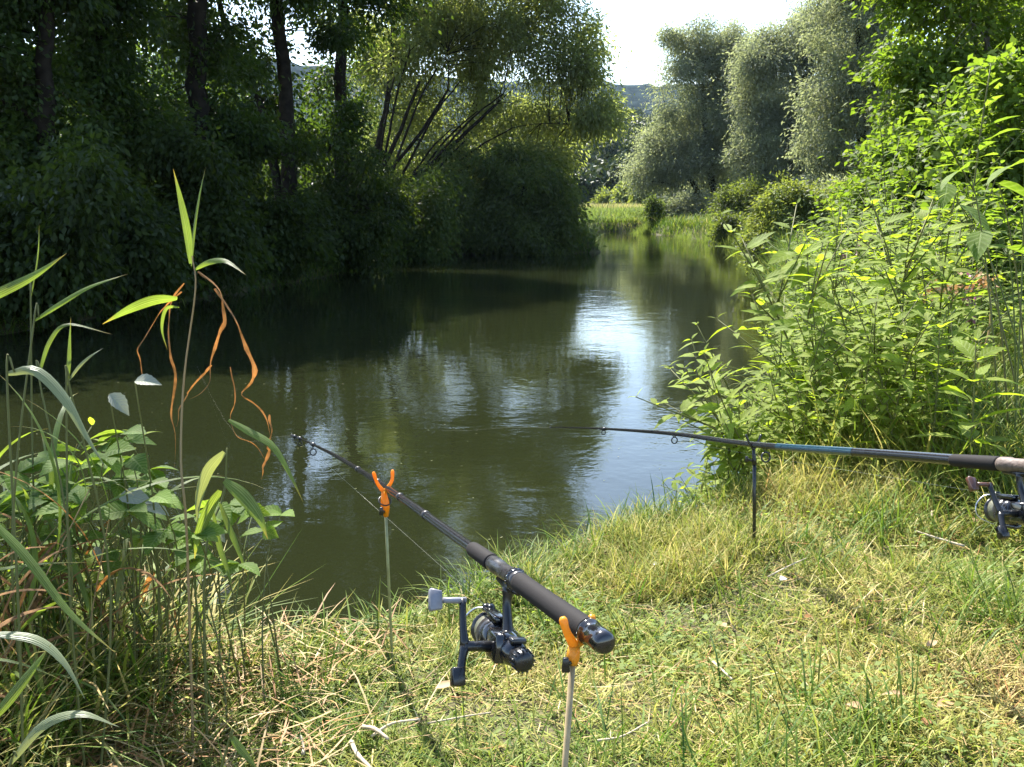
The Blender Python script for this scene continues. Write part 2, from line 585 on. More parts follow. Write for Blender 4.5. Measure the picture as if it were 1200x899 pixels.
def wob(x, y, s=1.0, seed=0):
    """cheap smooth noise, about -1..1"""
    o = seed * 1.7
    return (np.sin(x * s * 1.3 + 2.1 * np.sin(y * s * 0.7 + o) + o) + np.sin(y * s * 1.7 + 1.7 * np.sin(x * s * 0.9 - o) + 2 * o)
            + 0.7 * np.sin((x + y) * s * 2.9 + o * 3 + np.sin((x - y) * s * 2.3)) + 0.5 * np.sin(x * s * 5.1 - y * s * 4.3 + o)) / 3.2


def ground_z(x, y):
    x = np.asarray(x, dtype=float)
    y = np.asarray(y, dtype=float)
    s = shore_dist(x, y)
    land = sstep(0, 0.30, s)
    z = np.where(s > 0, -0.36 + 0.36 * land, -0.36 + np.maximum(s * 0.7, -0.9))
    z = z + land * (0.10 * sstep(0.2, 1.3, x) * (1 - sstep(8, 20, y)) + 0.018 * wob(x, y, 3.0) + 0.010 * wob(x, y, 9.0, 2))
    z = z + land * 0.25 * sstep(1.5, 4, s) * (1 - sstep(50, 90, y)) * sstep(3, 6, y)
    return z


def axis_vals(fine, step, mids, far):
    a, b = fine
    v = list(np.arange(a, b + 1e-6, step))
    for end, st in mids:
        x = v[-1]
        while x < end:
            x += st
            v.append(x)
    g = 1.6
    while v[-1] < far:
        v.append(v[-1] + g)
        g *= 1.28
    return np.array(v)


xp = axis_vals((0, 2.6), 0.045, [(9, 0.22)], 1500)
xs = np.concatenate([-xp[:0:-1], xp])
yf = axis_vals((0.2, 4.2), 0.045, [(46, 0.22)], 2400)
yb = axis_vals((0, 1), 0.25, [], 300)
ys = np.concatenate([0.2 - yb[:0:-1], yf])
gx, gy = np.meshgrid(xs, ys)
gz = ground_z(gx, gy)
V = np.stack([gx, gy, gz], -1).reshape(-1, 3)
nx, ny = len(xs), len(ys)
i = np.arange(ny - 1)[:, None] * nx
j = np.arange(nx - 1)[None, :]
Q = np.stack([i + j, i + j + 1, i + nx + j + 1, i + nx + j], -1).reshape(-1, 4)
m, t, b = mat("soil")
tc = t.nodes.new("ShaderNodeTexCoord")
n1 = t.nodes.new("ShaderNodeTexNoise")
n1.inputs["Scale"].default_value = 2.2
n1.inputs["Detail"].default_value = 8
n2 = t.nodes.new("ShaderNodeTexNoise")
n2.inputs["Scale"].default_value = 70
n2.inputs["Detail"].default_value = 4
mx = t.nodes.new("ShaderNodeMix")
mx.data_type = "RGBA"
mx.inputs[6].default_value = (0.075, 0.085, 0.025, 1)
mx.inputs[7].default_value = (0.15, 0.115, 0.055, 1)
r = t.nodes.new("ShaderNodeValToRGB")
r.color_ramp.elements[0].position = 0.35
r.color_ramp.elements[0].color = (0.4, 0.4, 0.4, 1)
r.color_ramp.elements[1].position = 0.7
r.color_ramp.elements[1].color = (1.2, 1.2, 1.2, 1)
mu = t.nodes.new("ShaderNodeMix")
mu.data_type = "RGBA"
mu.blend_type = "MULTIPLY"
mu.inputs[0].default_value = 1
bp = t.nodes.new("ShaderNodeBump")
bp.inputs["Distance"].default_value = 0.01
for a_, b_ in ((tc.outputs["Object"], n1.inputs["Vector"]), (tc.outputs["Object"], n2.inputs["Vector"]), (n1.outputs["Fac"], mx.inputs[0]), (n2.outputs["Fac"], r.inputs[0]),
               (mx.outputs[2], mu.inputs[6]), (r.outputs[0], mu.inputs[7]), (mu.outputs[2], b.inputs["Base Color"]), (n2.outputs["Fac"], bp.inputs["Height"]), (bp.outputs[0], b.inputs["Normal"])):
    t.links.new(a_, b_)
b.inputs["Roughness"].default_value = 0.95
tag(add("ground", (V, Q), m), kind="structure")

# water: one sheet, lower than the banks
m, t, b = mat("pond_water")
b.inputs["Base Color"].default_value = (0.0115, 0.014, 0.0052, 1)
b.inputs["Roughness"].default_value = 0.03
b.inputs["IOR"].default_value = 1.333
tc = t.nodes.new("ShaderNodeTexCoord")
mp = t.nodes.new("ShaderNodeMapping")
mp.inputs["Scale"].default_value = (1.0, 1.25, 1.0)
na = t.nodes.new("ShaderNodeTexNoise")
na.inputs["Scale"].default_value = 2.6
na.inputs["Detail"].default_value = 2
na.inputs["Distortion"].default_value = 0.5
nb = t.nodes.new("ShaderNodeTexNoise")
nb.inputs["Scale"].default_value = 16
nb.inputs["Detail"].default_value = 2
nc = t.nodes.new("ShaderNodeTexNoise")
nc.inputs["Scale"].default_value = 0.22
nc.inputs["Detail"].default_value = 3
mrc = t.nodes.new("ShaderNodeMapRange")
mrc.inputs["From Min"].default_value = 0.38
mrc.inputs["From Max"].default_value = 0.66
mrc.inputs["To Min"].default_value = 0.35
mrc.inputs["To Max"].default_value = 1.3
ad = t.nodes.new("ShaderNodeMath")
ad.operation = "MULTIPLY_ADD"
ad.inputs[1].default_value = 0.3
mul = t.nodes.new("ShaderNodeMath")
mul.operation = "MULTIPLY"
bp = t.nodes.new("ShaderNodeBump")
bp.inputs["Strength"].default_value = 0.26
bp.inputs["Distance"].default_value = 0.012
for a_, b_ in ((tc.outputs["Object"], mp.inputs[0]), (mp.outputs[0], na.inputs["Vector"]), (mp.outputs[0], nb.inputs["Vector"]), (mp.outputs[0], nc.inputs["Vector"]),
               (nc.outputs["Fac"], mrc.inputs[0]), (nb.outputs["Fac"], ad.inputs[0]), (na.outputs["Fac"], ad.inputs[2]), (ad.outputs[0], mul.inputs[0]), (mrc.outputs[0], mul.inputs[1]),
               (mul.outputs[0], bp.inputs["Height"]), (bp.outputs[0], b.inputs["Normal"])):
    t.links.new(a_, b_)
tag(add("water", ([(-14, 1.4, WATER_Z), (14, 1.4, WATER_Z), (14, 44, WATER_Z), (-14, 44, WATER_Z)], [(0, 1, 2, 3)]), m), kind="structure")

# hill far behind the wood
hx = np.linspace(-420, 520, 130)
hy = np.linspace(330, 1000, 60)
HX, HY = np.meshgrid(hx, hy)
prof = np.exp(-((HY - 640) / 170.0) ** 2)
ridge = 72 - 0.045 * (HX - 60) + 9 * wob(HX * 0.012, HY * 0.01, 1.0, 3)
HZ = prof * ridge + prof * 3.2 * wob(HX * 0.16, HY * 0.16, 1.0, 5) + rng.normal(0, 0.9, HX.shape) * prof - 2
nx, ny = len(hx), len(hy)
i = np.arange(ny - 1)[:, None] * nx
j = np.arange(nx - 1)[None, :]
tag(add("hill", (np.stack([HX, HY, HZ], -1).reshape(-1, 3), np.stack([i + j, i + j + 1, i + nx + j + 1, i + nx + j], -1).reshape(-1, 4)),
        plain("wooded_hill", (0.024, 0.034, 0.034), 0.95, spec=0.0, var=0.5, scale=0.12, bump=0.0), smooth=False), kind="structure")

# ------------------------------------------------------------------ trees
def blob(x, y, Y, rx, ry, rd=None):
    """an ellipsoid of foliage: photo position and radii at Y metres ahead"""
    c = PY(x, y, Y)
    k = Y / F_PX
    return c, np.array([rx * k, (rd if rd else 0.85 * (rx + ry) / 2 * k), ry * k])


def bez(a, b, c, n):
    t = np.linspace(0, 1, n)[:, None]
    return a * (1 - t) ** 2 + 2 * b * t * (1 - t) + c * t ** 2


def grow(trunks, blobs, n_leaf, leaf, n_cl, cl_r, droop=0.35, flat=0.75, limb_n=10, twig_r=0.012, up_nrm=0.6):
    """trunk, limbs and twigs as one mesh, leaves in clumps round the twig ends as another"""
    area = np.array([(b_[1][0] * b_[1][2]) for b_ in blobs])
    cnt = np.maximum((area / area.sum() * n_cl).astype(int), 3)
    C, O = [], []
    for (c, r_), n in zip(blobs, cnt):
        d = unit(rng.normal(size=(n, 3)))
        rad = 0.3 + 0.72 * rng.random(n) ** 0.55
        C.append(c + d * r_ * rad[:, None])
        O.append(d)
    C, O = np.concatenate(C), np.concatenate(O)
    wood, nodes = [], []
    for pts, r0, r1 in trunks:
        p = spline(pts, 18)
        p[1:-1] += rng.normal(0, r0 * 0.12, (16, 3))
        rr = np.linspace(r0, r1, 18)
        rr[0] *= 1.35
        rr[1] *= 1.1
        wood.append(tube(p, rr, 9))
        nodes.append(np.concatenate([p[4:], rr[4:, None]], 1))
    trunk_nodes = np.concatenate(nodes)
    # limbs to points far apart
    idx = [int(rng.integers(len(C)))]
    dist = np.linalg.norm(C - C[idx[0]], axis=1)
    for _ in range(min(limb_n, len(C)) - 1):
        k = int(dist.argmax())
        idx.append(k)
        dist = np.minimum(dist, np.linalg.norm(C - C[k], axis=1))
    allnodes = [trunk_nodes]
    for k in idx:
        e = C[k]
        h = np.linalg.norm(trunk_nodes[:, :3] - e, axis=1) + 1.2 * np.maximum(trunk_nodes[:, 2] - e[2] + 0.3 * np.linalg.norm(trunk_nodes[:, :2] - e[:2], axis=1), 0)
        s = trunk_nodes[h.argmin()]
        mid = (s[:3] + e) / 2 + np.array([0, 0, 0.16 * np.linalg.norm(e - s[:3])]) + rng.normal(0, 0.05, 3) * np.linalg.norm(e - s[:3])
        p = bez(s[:3], mid, e, 9)
        r0 = min(s[3] * 0.62, 0.028 * np.linalg.norm(e - s[:3]) + 0.012)
        rr = np.linspace(r0, twig_r * 0.7, 9)
        wood.append(tube(p, rr, 6, False))
        allnodes.append(np.concatenate([p[3:], rr[3:, None]], 1))
    allnodes = np.concatenate(allnodes)
    for e in C:
        h = np.linalg.norm(allnodes[:, :3] - e, axis=1)
        s = allnodes[h.argmin()]
        mid = (s[:3] + e) / 2 + np.array([0, 0, 0.1 * h.min()])
        wood.append(tube(bez(s[:3], mid, e, 4), np.linspace(min(s[3], twig_r), twig_r * 0.4, 4), 4, False))
    wgt = rng.random(len(C)) ** 1.2 + 0.25
    n_each = rng.multinomial(n_leaf, wgt / wgt.sum())
    which = np.repeat(np.arange(len(C)), n_each)
    N = len(which)
    size = (0.7 + 0.6 * rng.random(len(C)))[which]
    off = rng.normal(size=(N, 3)) * cl_r * np.array([1, 1, flat]) * size[:, None] * 0.62
    off[:, 2] -= droop * np.hypot(off[:, 0], off[:, 1]) * 0.8
    pos = C[which] + off
    d = unit(0.5 * O[which] + 0.7 * unit(off) + rng.normal(0, 0.55, (N, 3)) - np.array([0, 0, droop * 1.6]))
    nr = unit(rng.normal(0, 0.6, (N, 3)) + np.array([0, 0, up_nrm]))
    L = leaf[0] * (0.65 + 0.7 * rng.random(N))
    return join(*wood), diamonds(pos, d, nr, L, leaf[1] * (0.7 + 0.6 * rng.random(N)))


def tree(name, label, cat, base, trunks, blobs, n_leaf, leaf, lmat, n_cl=140, cl_r=0.5, wood="bark", dense=1.55, ragged=False, group=None, crown="crown", stem="trunk", **kw):
    t_ = thing(name, label, cat, base, group)
    if ragged:
        ex = []
        for c_, r_ in blobs:
            for _ in range(3):
                d_ = unit(rng.normal(size=3))
                s_ = rng.uniform(0.22, 0.42)
                ex.append((c_ + d_ * r_ * 1.02, r_ * s_))
        blobs = [(c_, r_ * 0.9) for c_, r_ in blobs] + ex
    wv, lv = grow(trunks, blobs, int(n_leaf * dense), (leaf[0] * 1.12, leaf[1] * 1.15), int(n_cl * 1.15), cl_r, **kw)
    add(stem, wv, M[wood], t_)
    add(crown, lv, M[lmat], t_)
    return t_


def gbase(x, Y):
    X = (x - CX) / F_PX * Y * 1.0
    return np.array([X, Y, float(ground_z(X, Y))])


def trunk_px(pts, Y, r0, r1, x0):
    """trunk from the ground under photo column x0 through photo points"""
    b_ = gbase(x0, Y)
    b_[2] -= 0.1
    return [b_] + [PY(x, y, Y + dy) for x, y, dy in pts], r0, r1


G_R = "trees along the right bank"
G_L = "dark trees along the left bank"
# right bank, far to near
tree("willow_tree", "far grey-green willow beside the open sky, leaning over the end of the pond", "tree", gbase(838, 43),
     [trunk_px([(836, 215, 0), (826, 140, 0), (822, 60, 0)], 43, 0.22, 0.04, 838), trunk_px([(815, 220, 0), (795, 190, 0), (780, 175, 0)], 43, 0.15, 0.03, 832)],
     [blob(825, 78, 43, 34, 42), blob(803, 62, 43, 20, 22), blob(842, 125, 43, 40, 55), blob(795, 185, 43, 42, 40), blob(820, 205, 43, 45, 50), blob(862, 165, 43, 34, 60), blob(850, 70, 43, 26, 26), blob(772, 200, 43, 24, 28), blob(862, 80, 43, 22, 30), blob(880, 110, 43, 22, 50), blob(818, 52, 43, 34, 26), blob(850, 50, 43, 24, 20), blob(765, 185, 43, 22, 26), blob(800, 110, 43, 26, 40), blob(820, 150, 43, 40, 40)],
     64000, (0.11, 0.036), "silver", 240, 0.5, group=G_R, dense=1.9, ragged=True)
tree("willow_tree", "tall grey willow with a rounded top, second tree right of the sky gap", "tree", gbase(925, 38),
     [trunk_px([(922, 220, 0), (930, 130, 0), (935, 50, 0)], 38, 0.25, 0.04, 925), trunk_px([(905, 220, 0), (890, 160, 0)], 38, 0.15, 0.03, 920)],
     [blob(940, 48, 38, 48, 36), blob(958, 22, 38, 34, 26), blob(985, 5, 38, 36, 30), blob(900, 60, 38, 24, 30), blob(882, 120, 38, 26, 44), blob(888, 190, 38, 26, 44), blob(905, 105, 38, 42, 52), blob(948, 140, 38, 50, 66), blob(905, 185, 38, 36, 48), blob(965, 80, 38, 40, 55), blob(985, 40, 38, 40, 40), blob(915, 65, 38, 28, 34), blob(960, 205, 38, 40, 40)],
     68000, (0.105, 0.034), "silver", 250, 0.48, group=G_R, dense=1.9, ragged=True)
tree("willow_tree", "silvery willow with shimmering pale leaves, behind the pale riverside shrub", "tree", gbase(1015, 29),
     [trunk_px([(1012, 180, 0), (1005, 90, 0), (1010, -40, 0)], 29, 0.2, 0.05, 1015)],
     [blob(1005, 35, 29, 46, 55), blob(985, -10, 29, 36, 40), blob(1045, 0, 29, 46, 50), blob(975, 90, 29, 26, 44), blob(965, 150, 29, 26, 40), blob(1008, 110, 29, 46, 55), blob(982, 160, 29, 32, 45), blob(1040, 60, 29, 50, 70), blob(995, 205, 29, 36, 30), blob(1030, -50, 29, 70, 60), blob(1070, 130, 29, 50, 70)],
     42000, (0.105, 0.034), "silver", 240, 0.42, group=G_R, ragged=True)
tree("alder_tree", "tall green alder standing behind the bright leafy tree at the right edge", "tree", gbase(1160, 24),
     [trunk_px([(1160, 150, 0), (1150, 40, 0), (1155, -90, 0)], 24, 0.16, 0.04, 1160)],
     [blob(1120, 30, 24, 80, 80), blob(1190, 60, 24, 80, 90), blob(1130, 150, 24, 70, 60), blob(1210, 180, 24, 70, 60), blob(1160, -70, 24, 110, 70)],
     26000, (0.10, 0.05), "bright", 170, 0.42, group=G_R, dense=1.0)
tree("hornbeam_tree", "bright yellow-green leafy tree with thin trunks, hanging over the right bank", "tree", gbase(1165, 11),
     [trunk_px([(1160, 200, 0), (1157, 80, 0), (1155, -60, 0)], 11, 0.05, 0.02, 1165), trunk_px([(1182, 180, 0.3), (1180, 80, 0.3), (1190, -60, 0.4)], 11, 0.045, 0.02, 1180)],
     [blob(1110, 40, 11, 60, 60), blob(1180, 100, 11, 60, 90), blob(1085, 120, 11, 45, 50), blob(1055, 185, 11, 42, 36), blob(1140, 200, 11, 70, 55), blob(1110, -30, 11, 80, 55), blob(1220, 20, 11, 70, 80), blob(1040, 215, 11, 30, 20), blob(1060, 75, 11, 28, 30), blob(1190, 215, 10, 60, 50), blob(1110, 235, 10, 40, 28)],
     26000, (0.066, 0.04), "bright", 240, 0.24, "bark_grey", group=G_R, dense=1.0, flat=0.38, droop=0.25, twig_r=0.005, up_nrm=1.4)
for x, y, Y, rx, ry, H, n, lab in ((1045, 215, 9.0, 34, 52, 0, 5000, "slim bright sapling between the silvery willow and the overhanging bright tree"), (1108, 190, 7.8, 46, 62, 0, 6500, "bright leafy sapling rising above the weeds under the overhanging tree"),
                                (1172, 165, 6.8, 52, 76, 0, 6500, "tallest bright sapling near the right edge"), (1135, 285, 6.2, 50, 50, 0, 5500, "low bright sapling half buried in the tall weeds at right")):
    b0 = gbase(x + 8, Y)
    tree("hornbeam_sapling", lab, "young tree", b0, [([b0, PY(x + 4, y + ry * 0.5, Y), PY(x, y - ry, Y)], 0.018, 0.006)],
         [blob(x, y, Y, rx * 0.8, ry), blob(x - rx * 0.5, y + ry * 0.5, Y, rx * 0.6, ry * 0.5), blob(x + rx * 0.5, y + ry * 0.35, Y + 0.2, rx * 0.6, ry * 0.5), blob(x, y - ry, Y, rx * 0.3, ry * 0.4)],
         n, (0.058, 0.034), "bright", 90, 0.17, "bark_grey", group="saplings on the right bank", dense=1.0, flat=0.42, droop=0.25, twig_r=0.004, up_nrm=1.3)
# left bank
tree("willow_tree", "spreading willow with long slanting bare limbs reaching right over the water", "tree", gbase(432, 25),
     [trunk_px([(455, 235, 0), (520, 180, 0), (582, 122, 0)], 25, 0.10, 0.035, 432), trunk_px([(440, 220, -0.3), (470, 150, -0.3), (492, 95, -0.4)], 25, 0.085, 0.03, 430),
      trunk_px([(446, 215, 0.2), (490, 160, 0.2), (525, 105, 0.2)], 25, 0.07, 0.03, 431), trunk_px([(436, 200, 0.4), (455, 110, 0.5), (460, 20, 0.6)], 25, 0.12, 0.04, 428),
      trunk_px([(470, 240, -0.2), (515, 195, -0.3), (545, 165, -0.4)], 25, 0.055, 0.02, 434), trunk_px([(560, 110, 0.8), (610, 20, 1.0), (640, -60, 1.2)], 26.5, 0.10, 0.04, 520)]
     + [trunk_px([(432 + 0.35 * (x - 432), 290 - 0.42 * (290 - y), 0), (432 + 0.72 * (x - 432), 290 - 0.8 * (290 - y), 0), (x, y, 0)], 25 - 0.25 * k % 0.9, 0.045, 0.015, 430 + k) for k, (x, y) in enumerate(((600, 150), (560, 130), (540, 95), (512, 80), (480, 60), (560, 190), (590, 110), (462, 90), (530, 150)))],
     [blob(640, 55, 26, 66, 62), blob(682, 110, 26, 32, 44), blob(560, 50, 26, 80, 55), blob(610, 140, 26.5, 50, 45), blob(495, 50, 26, 60, 50), blob(660, 165, 26.5, 32, 40), blob(680, 45, 26, 26, 38),
      blob(620, -70, 26, 90, 80), blob(520, -90, 26, 100, 80), blob(560, 200, 26.5, 55, 40), blob(480, 190, 26.5, 50, 60), blob(700, 135, 26, 20, 22), blob(540, 140, 27, 60, 50), blob(455, 35, 27, 50, 60), blob(525, 10, 27, 60, 50), blob(450, 110, 27.5, 40, 60), blob(590, 0, 27, 60, 50)],
     86000, (0.11, 0.034), "willow_light", 460, 0.42, group=G_L, twig_r=0.012, ragged=True)
tree("riverside_bush", "dense rounded bush in shade hanging over the water at the left bank's tip", "bush", gbase(610, 25.0),
     [trunk_px([(600, 270, 0), (580, 230, 0)], 24.6, 0.06, 0.02, 605), trunk_px([(630, 265, 0), (650, 230, 0)], 24.6, 0.06, 0.02, 615), trunk_px([(612, 250, 0), (612, 200, 0)], 24.6, 0.06, 0.02, 610)],
     [blob(612, 235, 24.6, 60, 50), blob(570, 262, 24.2, 46, 34), blob(652, 258, 24.2, 34, 36), blob(600, 200, 24.6, 42, 32), blob(640, 212, 24.6, 34, 30), blob(610, 275, 24.0, 70, 20)],
     28000, (0.095, 0.045), "willow", 190, 0.30, group="bushes on the left bank", crown="foliage", stem="stem", droop=0.5)
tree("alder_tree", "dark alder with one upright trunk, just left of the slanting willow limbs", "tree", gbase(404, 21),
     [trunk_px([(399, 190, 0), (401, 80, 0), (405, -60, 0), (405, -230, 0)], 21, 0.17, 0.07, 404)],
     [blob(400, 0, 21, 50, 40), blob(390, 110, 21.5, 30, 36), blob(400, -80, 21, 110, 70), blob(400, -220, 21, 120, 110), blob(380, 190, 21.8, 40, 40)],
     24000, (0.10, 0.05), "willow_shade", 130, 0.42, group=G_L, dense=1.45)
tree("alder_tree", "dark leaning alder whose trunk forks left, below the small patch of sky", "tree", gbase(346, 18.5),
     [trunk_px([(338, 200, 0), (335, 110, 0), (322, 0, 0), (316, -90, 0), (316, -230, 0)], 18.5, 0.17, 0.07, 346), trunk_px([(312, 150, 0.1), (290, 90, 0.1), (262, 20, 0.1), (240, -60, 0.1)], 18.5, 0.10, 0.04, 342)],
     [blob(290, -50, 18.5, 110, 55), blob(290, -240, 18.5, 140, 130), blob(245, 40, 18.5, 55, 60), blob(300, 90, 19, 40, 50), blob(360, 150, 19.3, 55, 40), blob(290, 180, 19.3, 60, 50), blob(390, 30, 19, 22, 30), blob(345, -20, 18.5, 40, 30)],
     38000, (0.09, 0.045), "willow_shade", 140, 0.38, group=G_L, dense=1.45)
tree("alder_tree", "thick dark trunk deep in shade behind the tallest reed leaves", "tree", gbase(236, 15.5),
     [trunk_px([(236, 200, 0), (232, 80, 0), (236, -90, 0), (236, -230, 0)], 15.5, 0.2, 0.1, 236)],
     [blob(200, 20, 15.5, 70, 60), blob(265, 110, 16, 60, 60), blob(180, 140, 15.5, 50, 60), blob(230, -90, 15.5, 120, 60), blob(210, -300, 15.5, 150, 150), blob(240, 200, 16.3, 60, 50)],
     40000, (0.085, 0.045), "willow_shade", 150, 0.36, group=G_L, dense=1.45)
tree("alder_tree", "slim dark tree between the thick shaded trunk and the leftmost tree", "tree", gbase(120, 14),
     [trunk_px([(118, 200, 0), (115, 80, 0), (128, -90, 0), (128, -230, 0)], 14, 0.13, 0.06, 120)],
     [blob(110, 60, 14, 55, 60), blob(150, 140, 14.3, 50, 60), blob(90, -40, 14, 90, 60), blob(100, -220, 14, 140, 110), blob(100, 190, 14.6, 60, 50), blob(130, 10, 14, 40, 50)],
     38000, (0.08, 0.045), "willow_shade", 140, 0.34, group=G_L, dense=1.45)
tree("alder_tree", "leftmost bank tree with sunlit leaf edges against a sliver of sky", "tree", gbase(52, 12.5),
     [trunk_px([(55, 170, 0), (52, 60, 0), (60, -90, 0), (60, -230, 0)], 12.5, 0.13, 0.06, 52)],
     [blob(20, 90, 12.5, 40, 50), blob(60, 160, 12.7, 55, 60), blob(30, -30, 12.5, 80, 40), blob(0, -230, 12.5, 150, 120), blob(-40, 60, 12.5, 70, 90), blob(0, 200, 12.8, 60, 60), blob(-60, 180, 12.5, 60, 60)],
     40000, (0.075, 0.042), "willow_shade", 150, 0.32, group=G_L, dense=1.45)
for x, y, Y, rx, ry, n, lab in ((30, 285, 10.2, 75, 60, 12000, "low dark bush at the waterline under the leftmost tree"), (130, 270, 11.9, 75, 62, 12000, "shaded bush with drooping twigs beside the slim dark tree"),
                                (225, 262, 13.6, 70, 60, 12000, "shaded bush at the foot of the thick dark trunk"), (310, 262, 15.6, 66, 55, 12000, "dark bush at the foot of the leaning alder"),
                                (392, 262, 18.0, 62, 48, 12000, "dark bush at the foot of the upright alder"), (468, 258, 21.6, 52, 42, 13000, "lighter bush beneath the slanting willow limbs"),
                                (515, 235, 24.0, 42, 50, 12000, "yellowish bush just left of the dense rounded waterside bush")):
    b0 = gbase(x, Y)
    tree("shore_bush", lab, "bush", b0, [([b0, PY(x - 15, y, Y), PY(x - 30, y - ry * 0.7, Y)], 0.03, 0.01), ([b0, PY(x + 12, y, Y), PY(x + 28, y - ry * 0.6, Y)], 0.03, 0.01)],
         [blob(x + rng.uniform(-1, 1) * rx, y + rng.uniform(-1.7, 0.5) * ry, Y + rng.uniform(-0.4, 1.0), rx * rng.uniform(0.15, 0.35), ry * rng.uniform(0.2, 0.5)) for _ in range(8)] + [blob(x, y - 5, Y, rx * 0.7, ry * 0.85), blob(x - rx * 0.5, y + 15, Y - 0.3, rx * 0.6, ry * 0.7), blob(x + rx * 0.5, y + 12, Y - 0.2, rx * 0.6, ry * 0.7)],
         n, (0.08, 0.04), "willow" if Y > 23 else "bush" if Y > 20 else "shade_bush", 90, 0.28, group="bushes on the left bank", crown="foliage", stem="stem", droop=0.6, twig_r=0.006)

b0 = np.array([-4.6, 3.4, 0.0])  # unseen tree, added to cast shade on the left foreground
b0[2] = ground_z(b0[0], b0[1])
oc = lambda x, y, z, rx, ry, rz: (np.array([x, y, z]), np.array([rx, ry, rz]))
tree("willow_tree", "unseen willow added beyond the left edge to shade the near reeds", "tree", b0, [([b0, b0 + [0.3, 0.1, 1.8], (-3.6, 3.9, 3.4), (-3.0, 4.2, 5.0)], 0.13, 0.04)],
     [oc(-2.75, 4.2, 4.1, 0.95, 1.0, 0.75), oc(-3.9, 4.0, 4.6, 1.2, 1.2, 1.0), oc(-3.2, 4.3, 5.4, 1.1, 1.1, 0.7), oc(-2.5, 3.7, 3.7, 0.6, 0.6, 0.5), oc(-2.1, 4.1, 3.5, 0.45, 0.6, 0.4), oc(-2.6, 3.2, 3.4, 0.6, 0.5, 0.45)], 9000, (0.10, 0.03), "willow", 90, 0.28, group=G_L, dense=1.0, twig_r=0.007)
# ------------------------------------------------------------------ woods that read as one mass
def wood_mass(name, spots, n_per, leaf, lmat):
    pos, size = [], []
    for c, r_, n in spots:
        d = unit(rng.normal(size=(n, 3)))
        lump = 1 + 0.22 * np.sin(d[:, 0] * 5 + c[0]) * np.sin(d[:, 2] * 6 + c[1])
        pos.append(c + d * r_ * ((0.6 + 0.42 * rng.random(n) ** 0.6) * lump)[:, None])
        size.append(np.full(n, leaf[0]))
    pos, size = np.concatenate(pos), np.concatenate(size)
    N = len(pos)
    o = add(name, diamonds(pos, unit(rng.normal(size=(N, 3)) - np.array([0, 0, 0.4])), unit(rng.normal(size=(N, 3)) + np.array([0, 0, 0.6])), size * (0.6 + 0.8 * rng.random(N)), size * leaf[1] * (0.7 + 0.6 * rng.random(N))), M[lmat])
    return tag(o, kind="stuff")


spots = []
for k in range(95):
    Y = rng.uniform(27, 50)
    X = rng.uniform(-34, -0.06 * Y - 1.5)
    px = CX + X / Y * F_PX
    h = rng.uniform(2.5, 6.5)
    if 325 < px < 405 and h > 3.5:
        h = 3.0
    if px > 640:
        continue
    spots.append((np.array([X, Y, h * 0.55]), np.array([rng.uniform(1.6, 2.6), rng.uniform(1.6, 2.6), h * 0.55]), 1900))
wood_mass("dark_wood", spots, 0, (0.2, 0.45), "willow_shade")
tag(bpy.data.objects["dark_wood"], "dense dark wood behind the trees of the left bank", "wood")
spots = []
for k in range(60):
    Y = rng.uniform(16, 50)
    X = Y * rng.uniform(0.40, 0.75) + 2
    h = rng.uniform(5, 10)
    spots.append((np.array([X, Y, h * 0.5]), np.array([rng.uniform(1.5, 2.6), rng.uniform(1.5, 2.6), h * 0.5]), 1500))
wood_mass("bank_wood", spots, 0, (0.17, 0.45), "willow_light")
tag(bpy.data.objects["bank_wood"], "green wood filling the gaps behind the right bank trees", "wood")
spots = []
for k in range(150):
    Y = rng.uniform(115, 300)
    X = (rng.uniform(560, 900) - CX) / F_PX * Y
    slope = np.clip((Y - 105) / 195, 0, 1) * 18
    h = rng.uniform(5, 9) * (1.0 if Y > 130 else 0.8)
    spots.append((np.array([X, Y, slope + h * 0.5]), np.array([rng.uniform(2.5, 4.2), rng.uniform(2.5, 4.0), h * rng.uniform(0.55, 0.7)]), 900))
for k in range(46):
    Y = rng.uniform(98, 122)
    X = (rng.uniform(470, 735) - CX) / F_PX * Y
    h = rng.uniform(3.5, 7)
    spots.append((np.array([X, Y, h * 0.45]), np.array([rng.uniform(1.8, 3.0), rng.uniform(1.5, 2.5), h * 0.55]), 900))
wood_mass("far_wood", spots, 0, (0.75, 0.55), "far")
tag(bpy.data.objects["far_wood"], "far wooded slope seen through the gap over the end of the pond", "wood")
# pale bushes at the back of the meadow
for x, y, Y, rx, ry, lab in ((712, 238, 92, 20, 10, "small pale bush at the back of the meadow, beside the left trees"), (738, 232, 88, 12, 16, "small yellow-green bush at the back of the meadow, centre of the gap"), (758, 222, 80, 12, 22, "tall pale bush at the back of the meadow, beside the far willow")):
    b0 = np.array([(x - CX) / F_PX * Y, Y, 0.0])
    tree("meadow_bush", lab, "bush", b0, [([b0, PY(x, y, Y), PY(x, y - ry * 0.6, Y)], 0.06, 0.02)], [blob(x, y, Y, rx, ry)], 4000, (0.3, 0.16), "pale", 50, 0.5, crown="foliage", stem="stem", group="bushes beyond the meadow")


# ------------------------------------------------------------------ shrubs and plants on the right bank
def shrub(name, lab, x, Y, bl, n, leaf, lm, ncl, clr, group, **kw):
    b0 = gbase(x, Y)
    c0 = bl[0][0]
    tr_ = [([b0 + np.array([dx * 0.2, 0, 0]), (b0 + c0) / 2 + np.array([dx * 0.6, 0, 0]), c0 + np.array([dx, 0, 0.1])], 0.02, 0.006) for dx in (-0.3, 0.0, 0.3)]
    return tree(name, lab, "shrub", b0, tr_, bl, n, leaf, lm, ncl, clr, crown="foliage", stem="stem", group=group, twig_r=0.005, **kw)


